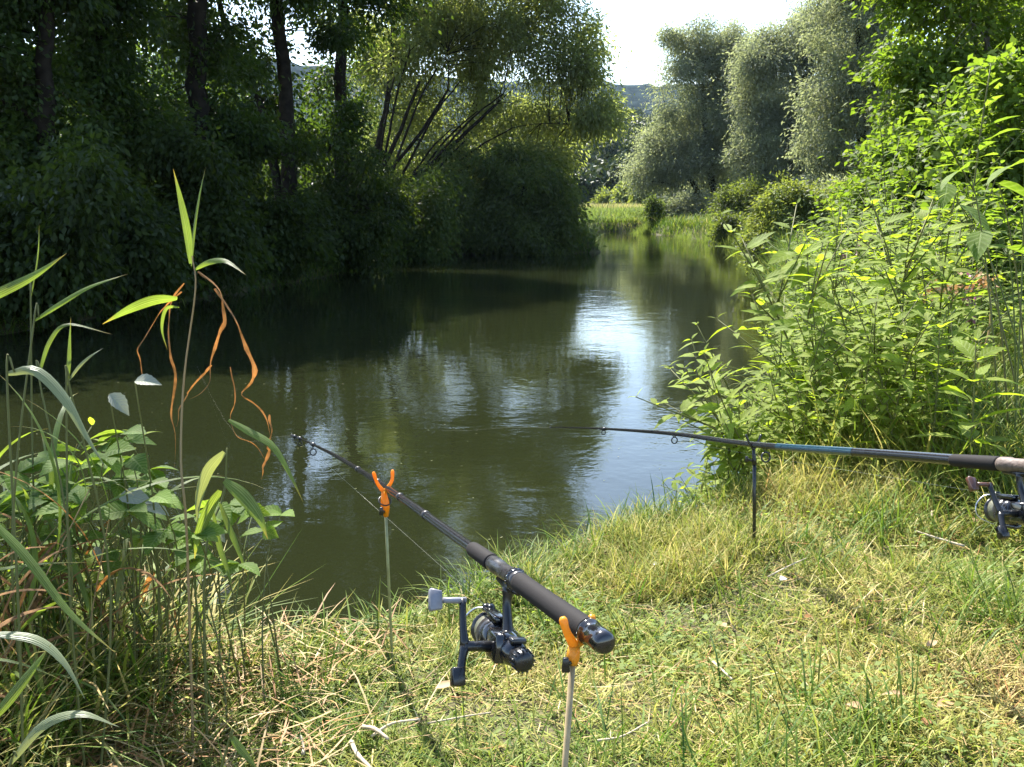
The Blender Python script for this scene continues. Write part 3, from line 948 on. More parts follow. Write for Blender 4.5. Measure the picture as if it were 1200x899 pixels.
G_S = "shrubs on the right bank"
shrub("willow_shrub", "pale rounded shrub overhanging the water with a dark hollow below", 945, 17, [blob(930, 255, 17, 44, 36), blob(900, 282, 16.7, 26, 24), blob(968, 262, 17, 40, 44), blob(925, 230, 17, 30, 18), blob(890, 300, 16.4, 18, 14)], 17000, (0.062, 0.024), "pale", 190, 0.17, G_S)
shrub("leafy_shrub", "bright leafy shrub between the pale rounded shrub and the big leaning weeds", 1030, 9.5, [blob(1030, 262, 9.5, 50, 48), blob(1080, 250, 9.5, 50, 50), blob(1000, 290, 9.2, 30, 34), blob(1120, 270, 9.3, 50, 60), blob(1065, 215, 9.3, 30, 34), blob(1010, 240, 9.3, 18, 30), blob(1110, 205, 9, 26, 40)], 15000, (0.05, 0.027), "bright", 180, 0.16, G_S, flat=0.5)
shrub("leafy_shrub", "deep green shrub at the right edge under the bright tree", 1190, 7.5, [blob(1185, 250, 7.5, 60, 60), blob(1140, 280, 7.3, 46, 50), blob(1230, 290, 7.5, 60, 70)], 13000, (0.05, 0.03), "bush", 150, 0.14, G_S, flat=0.5)
shrub("willow_shrub", "thin dark willow bush at the tip of the far right bank", 767, 38.5, [blob(768, 252, 38.5, 7, 15), blob(766, 240, 38.5, 5, 9)], 1500, (0.1, 0.04), "bush", 34, 0.22, G_S)
shrub("willow_shrub", "small dark bush on the far bank, right of the pale tall grass", 855, 29.5, [blob(855, 266, 29.5, 17, 15)], 3500, (0.09, 0.04), "willow", 40, 0.2, G_S)

for x, y, Y, rx, ry, lm, lab in ((812, 243, 40.5, 30, 18, "silver", "grey-green shrub at the foot of the far willow"), (876, 235, 36.5, 34, 24, "willow", "green shrub between the far willow and the tall grey willow"), (985, 235, 26.5, 34, 26, "silver", "pale shrub at the foot of the silvery willow")):
    shrub("willow_shrub", lab, x, Y, [blob(x, y, Y, rx, ry), blob(x - rx * 0.6, y + 8, Y, rx * 0.6, ry * 0.7), blob(x + rx * 0.6, y + 6, Y, rx * 0.6, ry * 0.7)], 9000, (0.10, 0.036), lm, 90, 0.3, G_S, ragged=True)


def blade_patch(n, sample, Lr, wr, th0, th1, K=5, tint=(0, 0.4), seed=0):
    """n grass blades rooted where sample(n) says"""
    xy = sample(n)
    z = ground_z(xy[:, 0], xy[:, 1]) - 0.005
    base = np.column_stack([xy, z])
    az = rng.uniform(0, 2 * PI, n)
    p, side = arc_paths(base, az, rng.uniform(*th0, n), rng.uniform(*th1, n), rng.uniform(*Lr, n), K)
    prof = np.array([0.8, 1.0, 0.9, 0.62, 0.06]) if K == 5 else np.array([0.9, 1.0, 0.7, 0.06])
    wd = rng.uniform(*wr, n)[:, None] * prof[None, :]
    tn = rng.uniform(*tint, n)[:, None] * np.ones(K)[None, :]
    return ribbons(p, wd, side, tint=tn)


def disc(cx, cy, rx, ry):
    def f(n):
        a = rng.uniform(0, 2 * PI, n)
        r_ = np.sqrt(rng.random(n))
        return np.column_stack([cx + rx * r_ * np.cos(a), cy + ry * r_ * np.sin(a)])
    return f


# tall grass clumps along the far right waterline
for x, Y, rw, hgt, lab in ((790, 33, 0.45, 0.75, "small tuft of tall pale grass on the far right bank beside the thin willow bush"), (822, 31, 0.75, 1.05, "large tuft of tall pale grass at the waterline of the far right bank"), (868, 29, 0.55, 0.8, "tuft of tall grass at the waterline, just right of the small dark bush"), (745, 38.6, 0.7, 0.6, "low tuft of pale grass on the far bank left of the thin willow bush"), (895, 24, 0.8, 0.75, "tuft of grass behind the pale rounded shrub, at the foot of the tall grey willow")):
    b0 = gbase(x, Y)
    o = add("grass_clump", blade_patch(1500, disc(b0[0], Y, rw, 0.5), (hgt * 0.5, hgt * 1.1), (0.012, 0.022), (0.0, 0.3), (0.3, 1.3), tint=(0.0, 0.55)), M["meadow"])
    tag(o, lab, "grass clump", "tall grass clumps on the far right bank")
# meadow beyond the far end of the pond
def band(x0, x1, y0, y1, cond=None):
    def f(n):
        out = np.zeros((0, 2))
        while len(out) < n:
            q = np.column_stack([rng.uniform(x0, x1, 2 * n), rng.uniform(y0, y1, 2 * n)])
            if cond is not None:
                q = q[cond(q[:, 0], q[:, 1])]
            out = np.concatenate([out, q])
        return out[:n]
    return f
land = lambda x, y: shore_dist(x, y) > 0.03
o = add("meadow_grass", join(blade_patch(26000, band(-3, 11, 40.2, 50, land), (0.15, 0.4), (0.015, 0.03), (0.0, 0.4), (0.3, 1.2), tint=(0, 0.5)), blade_patch(22000, band(-4, 18, 50, 95, land), (0.3, 0.6), (0.03, 0.06), (0.0, 0.4), (0.3, 1.2), tint=(0.4, 1))), M["meadow"])
tag(o, "sunlit meadow grass beyond the far end of the pond", "meadow", kind="stuff")


# ------------------------------------------------------------------ leafy weeds of the near right bank
def weed_proto(name, lab, cat, h, nodes, leaf_l, leaf_w, lmat, group, droop=0.3, whorl=2, tooth=0.1, top=True, lean=0.12, seed=0, start=0.22, branch=0):
    t_ = thing(name, lab, cat, (0, 0, 0), group)
    az0 = rng.uniform(0, 2 * PI)
    ln = np.array([math.cos(az0), math.sin(az0), 0]) * lean * h
    path = lambda u: np.array([0, 0, h]) * u + ln * u * u
    parts = [tube([path(u) for u in np.linspace(0, 1, 10)], np.linspace(0.0045, 0.0018, 10) * (0.6 + 0.5 * h), 6)]
    pos, d, nr, L, W = [], [], [], [], []

    def leaves_on(pf, n, a0, l0, l1, u0):
        for k in range(n):
            u = u0 + (1 - u0) * k / (n - 1)
            c = pf(u)
            a = a0 + k * (PI / 2 if whorl == 2 else 2.4)
            for q in range(whorl):
                aa = a + q * 2 * PI / whorl + rng.normal(0, 0.2)
                up_ = 0.35 + 0.5 * u + rng.normal(0, 0.15)
                dd = unit(np.array([math.cos(aa), math.sin(aa), up_ - 0.25]))
                s = (l0 + (l1 - l0) * u) * (0.75 + 0.5 * rng.random()) * (1.0 if u < 0.93 else 0.55)
                e = c + dd * s * 0.14
                parts.append(tube([c, e], [0.0016, 0.0011], 4, False))
                pos.append(e)
                d.append(dd)
                nr.append(unit(np.array([0, 0, 1.0]) + rng.normal(0, 0.22, 3)))
                L.append(s)
                W.append(s * leaf_w / leaf_l * (0.85 + 0.3 * rng.random()))
    leaves_on(path, nodes, rng.uniform(0, 6), leaf_l * 1.05, leaf_l * 0.62, start)
    for q in range(branch):
        u0 = rng.uniform(0.3, 0.75)
        a = rng.uniform(0, 2 * PI)
        bl = h * rng.uniform(0.2, 0.4)
        b0 = path(u0)
        bd = np.array([math.cos(a) * 0.75, math.sin(a) * 0.75, 0.8])
        bf = lambda u, b0=b0, bd=bd, bl=bl: b0 + bd * bl * u
        parts.append(tube([bf(u) for u in (0, 0.5, 1)], [0.003, 0.0025, 0.0015], 5))
        leaves_on(bf, 4, rng.uniform(0, 6), leaf_l * 0.8, leaf_l * 0.5, 0.3)
    add("stem", join(*parts), M["stem"], t_)
    N = len(pos)
    add("foliage", fine_leaves(np.array(pos), np.array(d), np.array(nr), np.array(L), np.array(W), droop=droop + rng.normal(0, 0.1, N), rows=9, tooth=tooth, shape=0.72), M[lmat], t_)
    return t_


def place(proto, used, x, y, rz, s, lab=None, tilt=(0, 0)):
    o = proto if not used[0] else copy_tree(proto)
    used[0] = True
    o.location = (x, y, float(ground_z(x, y)) - 0.01)
    o.rotation_euler = (Matrix.Rotation(tilt[1], 3, "Y") @ Matrix.Rotation(tilt[0], 3, "X") @ Matrix.Rotation(rz, 3, "Z")).to_euler()
    o.scale = (s, s, s)
    if lab:
        o["label"] = lab
    return o


G_W = "leafy weeds along the right water edge"
protos = []
for k, (h, nd, ll, lw) in enumerate([(0.62, 9, 0.125, 0.045), (0.78, 10, 0.13, 0.047), (0.9, 12, 0.12, 0.04), (0.7, 10, 0.105, 0.042), (0.85, 11, 0.14, 0.044), (0.55, 8, 0.12, 0.048)]):
    protos.append((weed_proto("leafy_weed", "bright toothed-leaf weed in the crowd leaning over the right water edge", "weed plant", h, nd, ll, lw, "nettle", G_W, branch=k % 3 + 2, lean=rng.uniform(0.05, 0.25)), [False]))


def weeds(spots, lab=None, lean=-0.1):
    for (x, y, s) in spots:
        p_, u_ = protos[int(rng.integers(len(protos)))]
        place(p_, u_, x, y, rng.uniform(0, 2 * PI), s, lab, (rng.normal(0.06, 0.08), rng.normal(lean, 0.09)))


spots = []
for k in range(85):                     # the crowd at the water's edge
    y = 3.42 + 3.0 * rng.random() ** 1.4
    x0 = np.interp(y, [3.3, 3.8, 4.8, 7], [0.92, 1.06, 1.42, 2.06])
    x = x0 + rng.random() ** 1.3 * (1.2 if y > 3.8 else 0.75)
    spots.append((x, y, rng.uniform(0.8, 1.08) * (0.85 if x < x0 + 0.2 else 1.05)))
weeds(spots, None, -0.16)
weeds([(0.88, 3.45, 0.95), (0.92, 3.52, 1.05), (0.97, 3.62, 0.95), (0.84, 3.4, 0.8), (1.08, 3.7, 1.15), (1.12, 3.55, 1.1), (1.2, 3.6, 1.0), (1.06, 3.45, 0.85), (1.2, 3.85, 1.2), (1.15, 3.4, 0.8), (1.3, 3.5, 0.9), (1.3, 3.95, 1.25), (0.86, 3.36, 0.75), (0.9, 3.5, 0.9), (0.98, 3.6, 1.0), (1.0, 3.7, 1.15)], lean=-0.22)
weeds([(0.95 + 0.5 * rng.random(), 3.0 + 0.5 * rng.random(), rng.uniform(0.5, 0.8)) for _ in range(22)], None, -0.1)
weeds([(0.84, 3.2, 0.9), (0.87, 3.25, 1.0), (0.9, 3.3, 0.95), (0.86, 3.35, 0.85), (0.93, 3.2, 0.8), (0.95, 3.3, 1.1)], None, -0.42)
weeds([(0.63, 3.16, 0.5)], "lone small leafy weed at the water edge left of the black rod rest")
weeds([(0.78, 3.12, 0.45)], "small weed just behind the foot of the black rod rest")
# taller weeds further along and at the right edge
G_T = "tall dark weeds on the right bank"
tall = []
for k, (h, nd, ll, lw) in enumerate([(1.25, 13, 0.15, 0.05), (1.05, 12, 0.14, 0.05), (1.4, 14, 0.13, 0.045)]):
    tall.append((weed_proto("tall_weed", "tall green weed in the thick growth behind the bright toothed-leaf weeds", "weed plant", h, nd, ll, lw, "weed_dark", G_T, branch=3, lean=0.1), [False]))
for k in range(60):
    y = rng.uniform(4.4, 8.5)
    x0 = np.interp(y, [3.3, 3.8, 4.8, 7, 10], [1.5, 1.6, 1.9, 2.6, 3.3])
    x = x0 + rng.random() * (0.62 * y - x0 + 0.6)
    p_, u_ = tall[int(rng.integers(3))]
    place(p_, u_, x, y, rng.uniform(0, 6.28), rng.uniform(0.62, 0.98) * (1.35 if rng.random() < 0.22 and x > 2.0 else 1), None, (rng.normal(0, 0.1), rng.normal(0, 0.1)))
for k in range(60):
    y = rng.uniform(5.5, 13)
    x = np.interp(y, [4.8, 7, 10, 14], [1.5, 2.15, 2.95, 3.75]) + rng.random() ** 1.5 * 0.8
    p_, u_ = tall[int(rng.integers(3))]
    place(p_, u_, x, y, rng.uniform(0, 6.28), rng.uniform(0.5, 0.85), None, (rng.normal(0, 0.1), rng.normal(-0.15, 0.1)))
sp_lab = "weed whose few pale leaves stand clear against the dark hollow under the rounded shrub"
tp = P(945, 285, 3.7)
t_ = thing("leafy_weed", sp_lab, "weed plant", (tp[0] + 0.18, tp[1], float(ground_z(tp[0] + 0.18, tp[1]))), G_W)
b0 = np.array(t_.location)
sp_p = spline([b0, b0 + [0.0, 0, 0.35], P(975, 330, 3.7), P(952, 304, 3.7), P(930, 296, 3.7)], 18)
add("stem", tube(sp_p, np.linspace(0.004, 0.0014, 18), 6), M["stem"], t_)
pos, d, L = [], [], []
for x0, y0, x1, y1 in ((930, 296, 908, 302), (938, 298, 938, 285), (945, 303, 918, 316), (948, 303, 966, 316), (955, 313, 934, 328), (940, 294, 947, 284), (968, 325, 990, 318), (970, 330, 950, 345), (975, 340, 1000, 335), (978, 350, 955, 360)):
    a, b_ = P(x0, y0, 3.7), P(x1, y1, 3.62)
    pos.append(a)
    d.append(unit(b_ - a))
    L.append(np.linalg.norm(b_ - a) * 1.25)
L = np.array(L)
add("foliage", fine_leaves(np.array(pos), np.array(d), unit(np.array([0, -0.5, 1.0]) + rng.normal(0, 0.2, (len(pos), 3))), L, L * 0.36, droop=0.15, rows=9, tooth=0.08), M["nettle"], t_)
# the star-shaped clusters at the right, clear in the light
for (px, py, d_, lab, s) in ((1105, 385, 3.0, "weed with a star of broad bright leaves at its top, lit at right", 1.0), (1150, 400, 2.8, "bright broad-leaved weed nearest the right edge of the picture", 0.9), (1080, 300, 4.2, "tall weed rising above the bright stars of leaves at right", 1.0)):
    top = P(px, py, d_)
    g = float(ground_z(top[0], top[1]))
    w_ = weed_proto("broad_weed", lab, "weed plant", top[2] - g, 6, 0.15, 0.055, "nettle", "broad-leaved weeds at right", whorl=4, lean=0.03, start=0.4)
    w_.location = (top[0], top[1], g)
# big soft leaves at the right edge
t_ = thing("broad_leaved_plant", "large-leaved dark plant near the right edge, its big leaves lit from behind", "plant", (1.62, 3.0, float(ground_z(1.62, 3.0))))
st_, pos, d, nr, L, W = [], [], [], [], [], []
base = np.array(t_.location)
for px, py, dd, ln in ((1135, 195, 3.1, 0.17), (1170, 215, 3.0, 0.2), (1195, 250, 3.0, 0.19), (1125, 240, 3.2, 0.15), (1180, 290, 3.0, 0.16), (1150, 270, 3.1, 0.15), (1200, 190, 3.1, 0.18), (1110, 215, 3.25, 0.13)):
    e = P(px, py, dd)
    c = base + np.array([0.06 * rng.normal(), 0.06 * rng.normal(), 0])
    st_.append(tube(bez(c, (c + e) / 2 + np.array([0, 0, 0.25]), e, 8), np.linspace(0.0035, 0.0015, 8), 6, False))
    pos.append(e)
    d.append(unit(np.array([rng.normal(0, 0.7), -0.5, -0.25])))
    nr.append(unit(np.array([rng.normal(0, 0.3), 0.3, 0.9])))
    L.append(ln)
    W.append(ln * 0.5)
add("stem", join(*st_), M["stem"], t_)
add("foliage", fine_leaves(np.array(pos), np.array(d), np.array(nr), np.array(L), np.array(W), droop=0.25, rows=10, tooth=0.04, shape=0.7), M["weed_dark"], t_)
# purple loosestrife spikes
for px, py, d_, lab in ((1008, 268, 6.5, "tall mauve flower spike in front of the bright leafy shrub"), (990, 292, 6.5, "shorter mauve flower spike left of the tallest one"), (1140, 322, 4.2, "reddish flower spike beside the dead brown seed heads at right")):
    top = P(px, py, d_)
    g = float(ground_z(top[0], top[1]))
    t_ = thing("loosestrife", lab, "wild flower", (top[0], top[1], g), "mauve flower spikes")
    add("stem", tube(spline([(top[0] + 0.05, top[1], g), (top[0] + 0.02, top[1], (g + top[2]) / 2), top], 8), 0.004, 5), M["stem"], t_)
    n = 90
    pp = top + np.column_stack([rng.normal(0, 0.012, n), rng.normal(0, 0.012, n), -rng.random(n) * 0.2])
    add("flower_spike", diamonds(pp, unit(rng.normal(size=(n, 3))), unit(rng.normal(size=(n, 3))), np.full(n, 0.022), np.full(n, 0.014)), M["mauve"], t_)
    n = 24
    zz = rng.random(n)
    pp = np.array([top[0] + 0.03, top[1], g]) + np.column_stack([np.zeros(n), np.zeros(n), zz * (top[2] - g - 0.2)])
    add("foliage", fine_leaves(pp, unit(np.column_stack([rng.normal(size=n), rng.normal(size=n), np.full(n, 0.4)])), np.tile([0, 0, 1.0], (n, 1)), np.full(n, 0.08), np.full(n, 0.018), droop=0.3, rows=5), M["weed_dark"], t_)
# a dead seed head
t_ = thing("dead_dock", "dead reddish-brown dock stalk with crumpled seed heads among the weeds at right", "dead plant", (1.75, 3.85, float(ground_z(1.75, 3.85))))
e = P(1155, 330, 4.0)
stalk = spline([np.array(t_.location), (np.array(t_.location) + e) / 2 + [0.08, 0, 0.05], e, P(1120, 335, 4.0), P(1085, 345, 4.0)], 20)
add("stem", tube(stalk, np.linspace(0.006, 0.002, 20), 6), M["stem_dry"], t_)
n = 130
pp = stalk[rng.integers(9, 20, n)] + rng.normal(0, 0.022, (n, 3))
add("seed_head", diamonds(pp, unit(rng.normal(size=(n, 3))), unit(rng.normal(size=(n, 3))), np.full(n, 0.02), np.full(n, 0.016)), M["dry_leaf"], t_)

# ------------------------------------------------------------------ grass
def dens(x, y):
    s = shore_dist(x, y)
    return (s > 0.04) & (rng.random(x.shape) < 0.55 + 0.45 * wob(x, y, 5.0, 1))


def field(n, x0, x1, y0, y1, Lr, wr, th0, th1, K, tfun, cond=dens, kmul=None):
    xy = band(x0, x1, y0, y1, cond)(n)
    z = ground_z(xy[:, 0], xy[:, 1]) - 0.006
    base = np.column_stack([xy, z])
    L = rng.uniform(*Lr, n)
    if kmul is not None:
        L = L * kmul(xy[:, 0], xy[:, 1])
    az = rng.uniform(0, 2 * PI, n)
    p, side = arc_paths(base, az, rng.uniform(*th0, n), rng.uniform(*th1, n), L, K)
    p[..., 2] = np.maximum(p[..., 2], ground_z(p[..., 0], p[..., 1]) + 0.002)
    prof = np.array([0.85, 1.0, 0.85, 0.06]) if K == 4 else np.array([0.85, 1.0, 0.95, 0.66, 0.06])
    wd = rng.uniform(*wr, n)[:, None] * prof[None, :]
    tn = np.clip(tfun(xy[:, 0], xy[:, 1]) + rng.normal(0, 0.13, n), 0, 1)
    return ribbons(p, wd, side, tint=tn[:, None] * np.ones(K)[None, :])


def tint_field(x, y):
    t0 = 0.46 + 0.28 * wob(x, y, 2.2, 4)
    t0 = t0 + 0.22 * np.exp(-(((x - 0.45) / 0.6) ** 2 + ((y - 2.75) / 0.35) ** 2)) + 0.25 * np.exp(-(((x - 1.0) / 0.7) ** 2 + ((y - 1.75) / 0.22) ** 2))
    t0 = t0 - 0.28 * np.exp(-(((x - 0.35) / 0.35) ** 2 + ((y - 1.6) / 0.3) ** 2))
    t0 = t0 + 0.3 * (1 - sstep(-0.8, -0.3, x))
    return np.clip(t0, 0.03, 0.95)


def tuft(x, y):
    return 0.75 + 0.55 * np.clip(wob(x, y, 6.0, 7), -0.6, 1.2) + 0.5 * np.exp(-(((x - 0.42) / 0.3) ** 2 + ((y - 1.55) / 0.2) ** 2))


g1 = field(105000, -1.7, 2.2, 1.0, 3.6, (0.035, 0.085), (0.0016, 0.0034), (0.1, 1.2), (0.9, 1.9), 4, tint_field, kmul=tuft)
g2 = field(45000, -1.7, 2.2, 1.0, 3.6, (0.025, 0.06), (0.002, 0.004), (0.3, 1.3), (0.8, 1.8), 4, lambda x, y: tint_field(x, y) - 0.15)
g3 = field(20000, -3.0, 3.6, 0.2, 4.2, (0.05, 0.12), (0.002, 0.004), (0.1, 1.0), (0.8, 1.8), 4, tint_field)
edge = lambda x, y: (shore_dist(x, y) > 0.0) & (shore_dist(x, y) < 0.35)
g4 = field(5200, -2.0, 1.5, 1.8, 3.9, (0.07, 0.17), (0.002, 0.0042), (0.0, 0.7), (0.7, 2.0), 5, lambda x, y: 0.25 + 0.25 * wob(x, y, 4, 2), cond=edge)
g5 = field(7000, 0.0, 1.6, 2.3, 3.6, (0.07, 0.17), (0.0016, 0.0034), (0.0, 0.9), (0.5, 1.9), 5, lambda x, y: 0.55 + 0.16 * wob(x, y, 4, 2), cond=lambda x, y: (shore_dist(x, y) > 0.04) & (shore_dist(x, y) < 0.75) & (wob(x, y, 7.0, 3) > -0.1))
g6 = field(3000, -0.6, 2.0, 1.1, 3.0, (0.10, 0.2), (0.002, 0.004), (0.0, 0.7), (0.7, 1.9), 5, lambda x, y: 0.2 + 0.12 * wob(x, y, 4, 2), cond=lambda x, y: (shore_dist(x, y) > 0.1) & (wob(x, y, 5.0, 11) + rng.normal(0, 0.3, x.shape) > 0.6))
tag(add("grass", join(g1, g2, g3, g4, g5, g6), M["grass"]), "short trampled yellow-green grass on the near bank", "grass", kind="stuff")
# flattened straw
lie = field(5500, -1.7, 2.2, 1.0, 3.4, (0.03, 0.11), (0.001, 0.0026), (0.9, 1.5), (1.3, 2.0), 4, lambda x, y: rng.random(x.shape), cond=lambda x, y: (shore_dist(x, y) > 0.1) & (rng.random(x.shape) < 0.25 + 0.75 * np.clip(tint_field(x, y) * 1.7 - 0.5, 0, 1)))
lie[0][:, 2] += np.repeat(rng.uniform(0.0, 0.03, 5500), 8)
lie2 = field(5500, -1.9, -0.15, 1.1, 2.3, (0.04, 0.16), (0.0014, 0.004), (0.7, 1.5), (1.2, 2.1), 4, lambda x, y: rng.uniform(0.1, 0.75, x.shape), cond=lambda x, y: (shore_dist(x, y) > 0.1) & (rng.random(x.shape) < 1 - sstep(-0.8, -0.1, x)))
lie2[0][:, 2] += np.repeat(rng.uniform(0.0, 0.07, 5500), 8)
tag(add("straw", join(lie, lie2), M["straw"]), "pale and rusty dead grass lying over the near bank", "dead grass", kind="stuff")
# longer grass on the right bank under the weeds
rb = lambda x, y: (shore_dist(x, y) > 0.04) & (x > 0.8) & (y > 2.9 - 1.2 * (x - 0.9) + 0.25 * rng.random(x.shape) ** 2 + 0.08 * wob(x, y, 6.0))
long_ = join(field(9000, 0.8, 2.2, 1.6, 3.3, (0.08, 0.26), (0.002, 0.005), (0.0, 0.9), (0.7, 2.2), 5, lambda x, y: 0.42 + 0.3 * wob(x, y, 3, 5), cond=rb), field(42000, 0.8, 4.0, 2.2, 5.6, (0.14, 0.46), (0.003, 0.007), (0.0, 0.8), (0.6, 2.2), 5, lambda x, y: 0.34 + 0.3 * wob(x, y, 3, 5), cond=lambda x, y: rb(x, y - 0.3)))
far_ = field(16000, 1.4, 9.0, 5.0, 16.0, (0.2, 0.6), (0.006, 0.012), (0.0, 0.7), (0.6, 2.0), 5, lambda x, y: 0.25 + 0.2 * wob(x, y, 2, 5), cond=land)
far2 = field(14000, 3.0, 26.0, 15.0, 42.0, (0.25, 0.7), (0.015, 0.03), (0.0, 0.7), (0.6, 2.0), 5, lambda x, y: 0.2 + 0.25 * wob(x, y, 1, 5), cond=land)
far3 = field(9000, -14.0, 2.0, 7.5, 27.0, (0.15, 0.5), (0.01, 0.02), (0.0, 0.7), (0.6, 2.0), 5, lambda x, y: 0.15 + 0.15 * wob(x, y, 1, 5), cond=land)
fr2 = field(9000, 3.0, 12.0, 18.0, 36.0, (0.2, 0.6), (0.014, 0.026), (0.0, 0.6), (0.5, 1.8), 5, lambda x, y: 0.3 + 0.2 * wob(x, y, 1, 3), cond=lambda x, y: (shore_dist(x, y) > -0.02) & (shore_dist(x, y) < 1.6))
fr3 = field(5000, -1.0, 7.0, 35.0, 42.5, (0.15, 0.4), (0.014, 0.026), (0.0, 0.6), (0.5, 1.9), 5, lambda x, y: 0.25 + 0.2 * wob(x, y, 1, 3), cond=lambda x, y: (shore_dist(x, y) > -0.05) & (shore_dist(x, y) < 1.0))
fr4 = field(11000, -9.0, 2.0, 6.5, 26.0, (0.25, 0.75), (0.008, 0.016), (0.2, 1.0), (1.0, 2.6), 5, lambda x, y: 0.05 + 0.1 * rng.random(x.shape), cond=lambda x, y: (shore_dist(x, y) > -0.02) & (shore_dist(x, y) < 0.45) & (x < 2))
fr = field(12000, 1.0, 8.0, 3.6, 32.0, (0.25, 0.75), (0.006, 0.013), (0.0, 0.7), (0.7, 2.2), 5, lambda x, y: 0.2 + 0.2 * wob(x, y, 2, 3), cond=lambda x, y: (shore_dist(x, y) > 0.0) & (shore_dist(x, y) < 0.6))
tag(add("long_grass", join(long_, far_, far2, far3, fr, fr2, fr3, fr4), M["grass"]), "rough long grass under the weeds and along the banks", "grass", kind="stuff")
# low clover-like leaves in the sward
n = 9000
xy = band(-1.6, 2.2, 1.0, 3.3, lambda x, y: (shore_dist(x, y) > 0.08) & (wob(x, y, 3.5, 8) > 0.15))(n)
pos = np.column_stack([xy, ground_z(xy[:, 0], xy[:, 1]) + rng.uniform(0.01, 0.05, n)])
az = rng.uniform(0, 2 * PI, n)
dd = np.column_stack([np.cos(az), np.sin(az), rng.normal(0, 0.25, n)])
tag(add("ground_cover_leaves", diamonds(pos, unit(dd), unit(np.array([0, 0, 1.0]) + rng.normal(0, 0.3, (n, 3))), rng.uniform(0.008, 0.022, n), rng.uniform(0.006, 0.013, n)), M["weed_dark"]),
    "tiny green leaves of creeping plants in the grass", "ground cover", kind="stuff")


def bend_paths(pts, K=5):
    return spline(pts, K)


# single blades standing up against the water along the bank's lip
for px, py, hh, wd, lab in ((575, 648, 0.17, 0.010, "broad young reed blade at the bank edge behind the near rod, tip bent"), (558, 640, 0.12, 0.008, "short reed blade left of the bent one behind the near rod"), (692, 602, 0.10, 0.006, "thin upright blade at the bank edge below the far rod's tip"), (620, 650, 0.09, 0.006, "short pale blade at the bank edge right of the near rod's grip")):
    b0 = P(px, py, 3.0)
    b0[2] = ground_z(b0[0], b0[1]) - 0.01
    ps, sd_ = [], []
    for a, q in ((2.6, 1.0), (0.4, 0.8), (1.9, 0.6)):
        p_, s_ = arc_paths(b0[None], np.array([a]), np.array([0.1]), np.array([1.0 + rng.random()]), np.array([hh * q]), 9)
        ps.append(p_[0])
        sd_.append(s_[0])
    prof = np.sin(PI * np.linspace(0.12, 1, 9) ** 0.8) + 0.02
    tag(add("reed_shoot", ribbons(np.array(ps), np.tile(prof * wd, (3, 1)), np.array(sd_), fold=0.25), M["reed"]), lab, "reed shoot", "young reed shoots on the bank edge")


# ------------------------------------------------------------------ reeds and brambles of the near left bank
def strip_px(pts, d, wpx, n=16):
    """a blade through photo points at depth d (d may differ point by point); width in metres"""
    dd = np.broadcast_to(np.asarray(d, dtype=float), (len(pts),))
    p = spline([P(x, y, q) for (x, y), q in zip(pts, dd)], n)
    return p


def blade_from(p, wd, taper=0.8, twist=0.0, roll=0.35, ends=(0.12, 0.02)):
    K = len(p)
    T = unit(np.gradient(p, axis=0))
    view = unit(p - CAM)
    s0 = unit(np.cross(T, view))
    n0 = np.cross(s0, T)
    a = roll + twist * np.linspace(0, 1, K)
    side = s0 * np.cos(a)[:, None] + n0 * np.sin(a)[:, None]
    t = np.linspace(0, 1, K)
    prof = np.maximum(np.sin(PI * np.clip(0.07 + 0.93 * t, 0, 1) ** taper), 0)
    prof[0] = max(prof[0], ends[0])
    prof[-1] = ends[1]
    if K > 30:
        prof = prof * (0.62 + 0.38 * np.abs(np.sin(np.linspace(0, 1, K) * 23 + wd * 800))) * (0.85 + 0.3 * rng.random(K))
    return p[None], (prof * wd)[None], side[None]


def blades(lst, fold=0.3):
    return join(*[ribbons(*x, fold=fold) for x in lst])


G_REED = "reeds on the near left bank"
# the tall reed with the dried leaves
root = P(214, 700, 1.72)
root[2] = float(ground_z(root[0], root[1])) - 0.01
hero = thing("tall_reed", "tallest reed, two upright green blades above long curled orange dead leaves", "reed", root, G_REED)
add("stem", tube(spline([root, P(219, 630, 1.75), P(212, 540, 1.77), P(216, 440, 1.8), P(229, 340, 1.8), P(225, 300, 1.8)], 26), np.linspace(0.0026, 0.0012, 26), 8), M["stem_dry"], hero)
for pts, d_, wd, rl in (([(223, 309), (219, 275), (211, 235), (203, 198)], 1.8, 0.017, 0.5), ([(224, 312), (227, 270), (233, 230), (241, 196)], 1.82, 0.009, 0.9), ([(228, 316), (245, 307), (265, 306), (288, 322)], [1.8, 1.78, 1.75, 1.72], 0.011, 0.3),
                        ([(208, 350), (180, 353), (150, 364), (120, 380)], [1.8, 1.75, 1.7, 1.65], 0.02, 0.4), ([(210, 360), (195, 362), (190, 385), (196, 410)], 1.82, 0.007, 0.3)):
    add("leaf", blades([blade_from(strip_px(pts, d_, 0), wd, 0.85, 0.3, rl)]), M["reed" if d_ != 1.82 or wd > 0.008 else "reed"], hero)
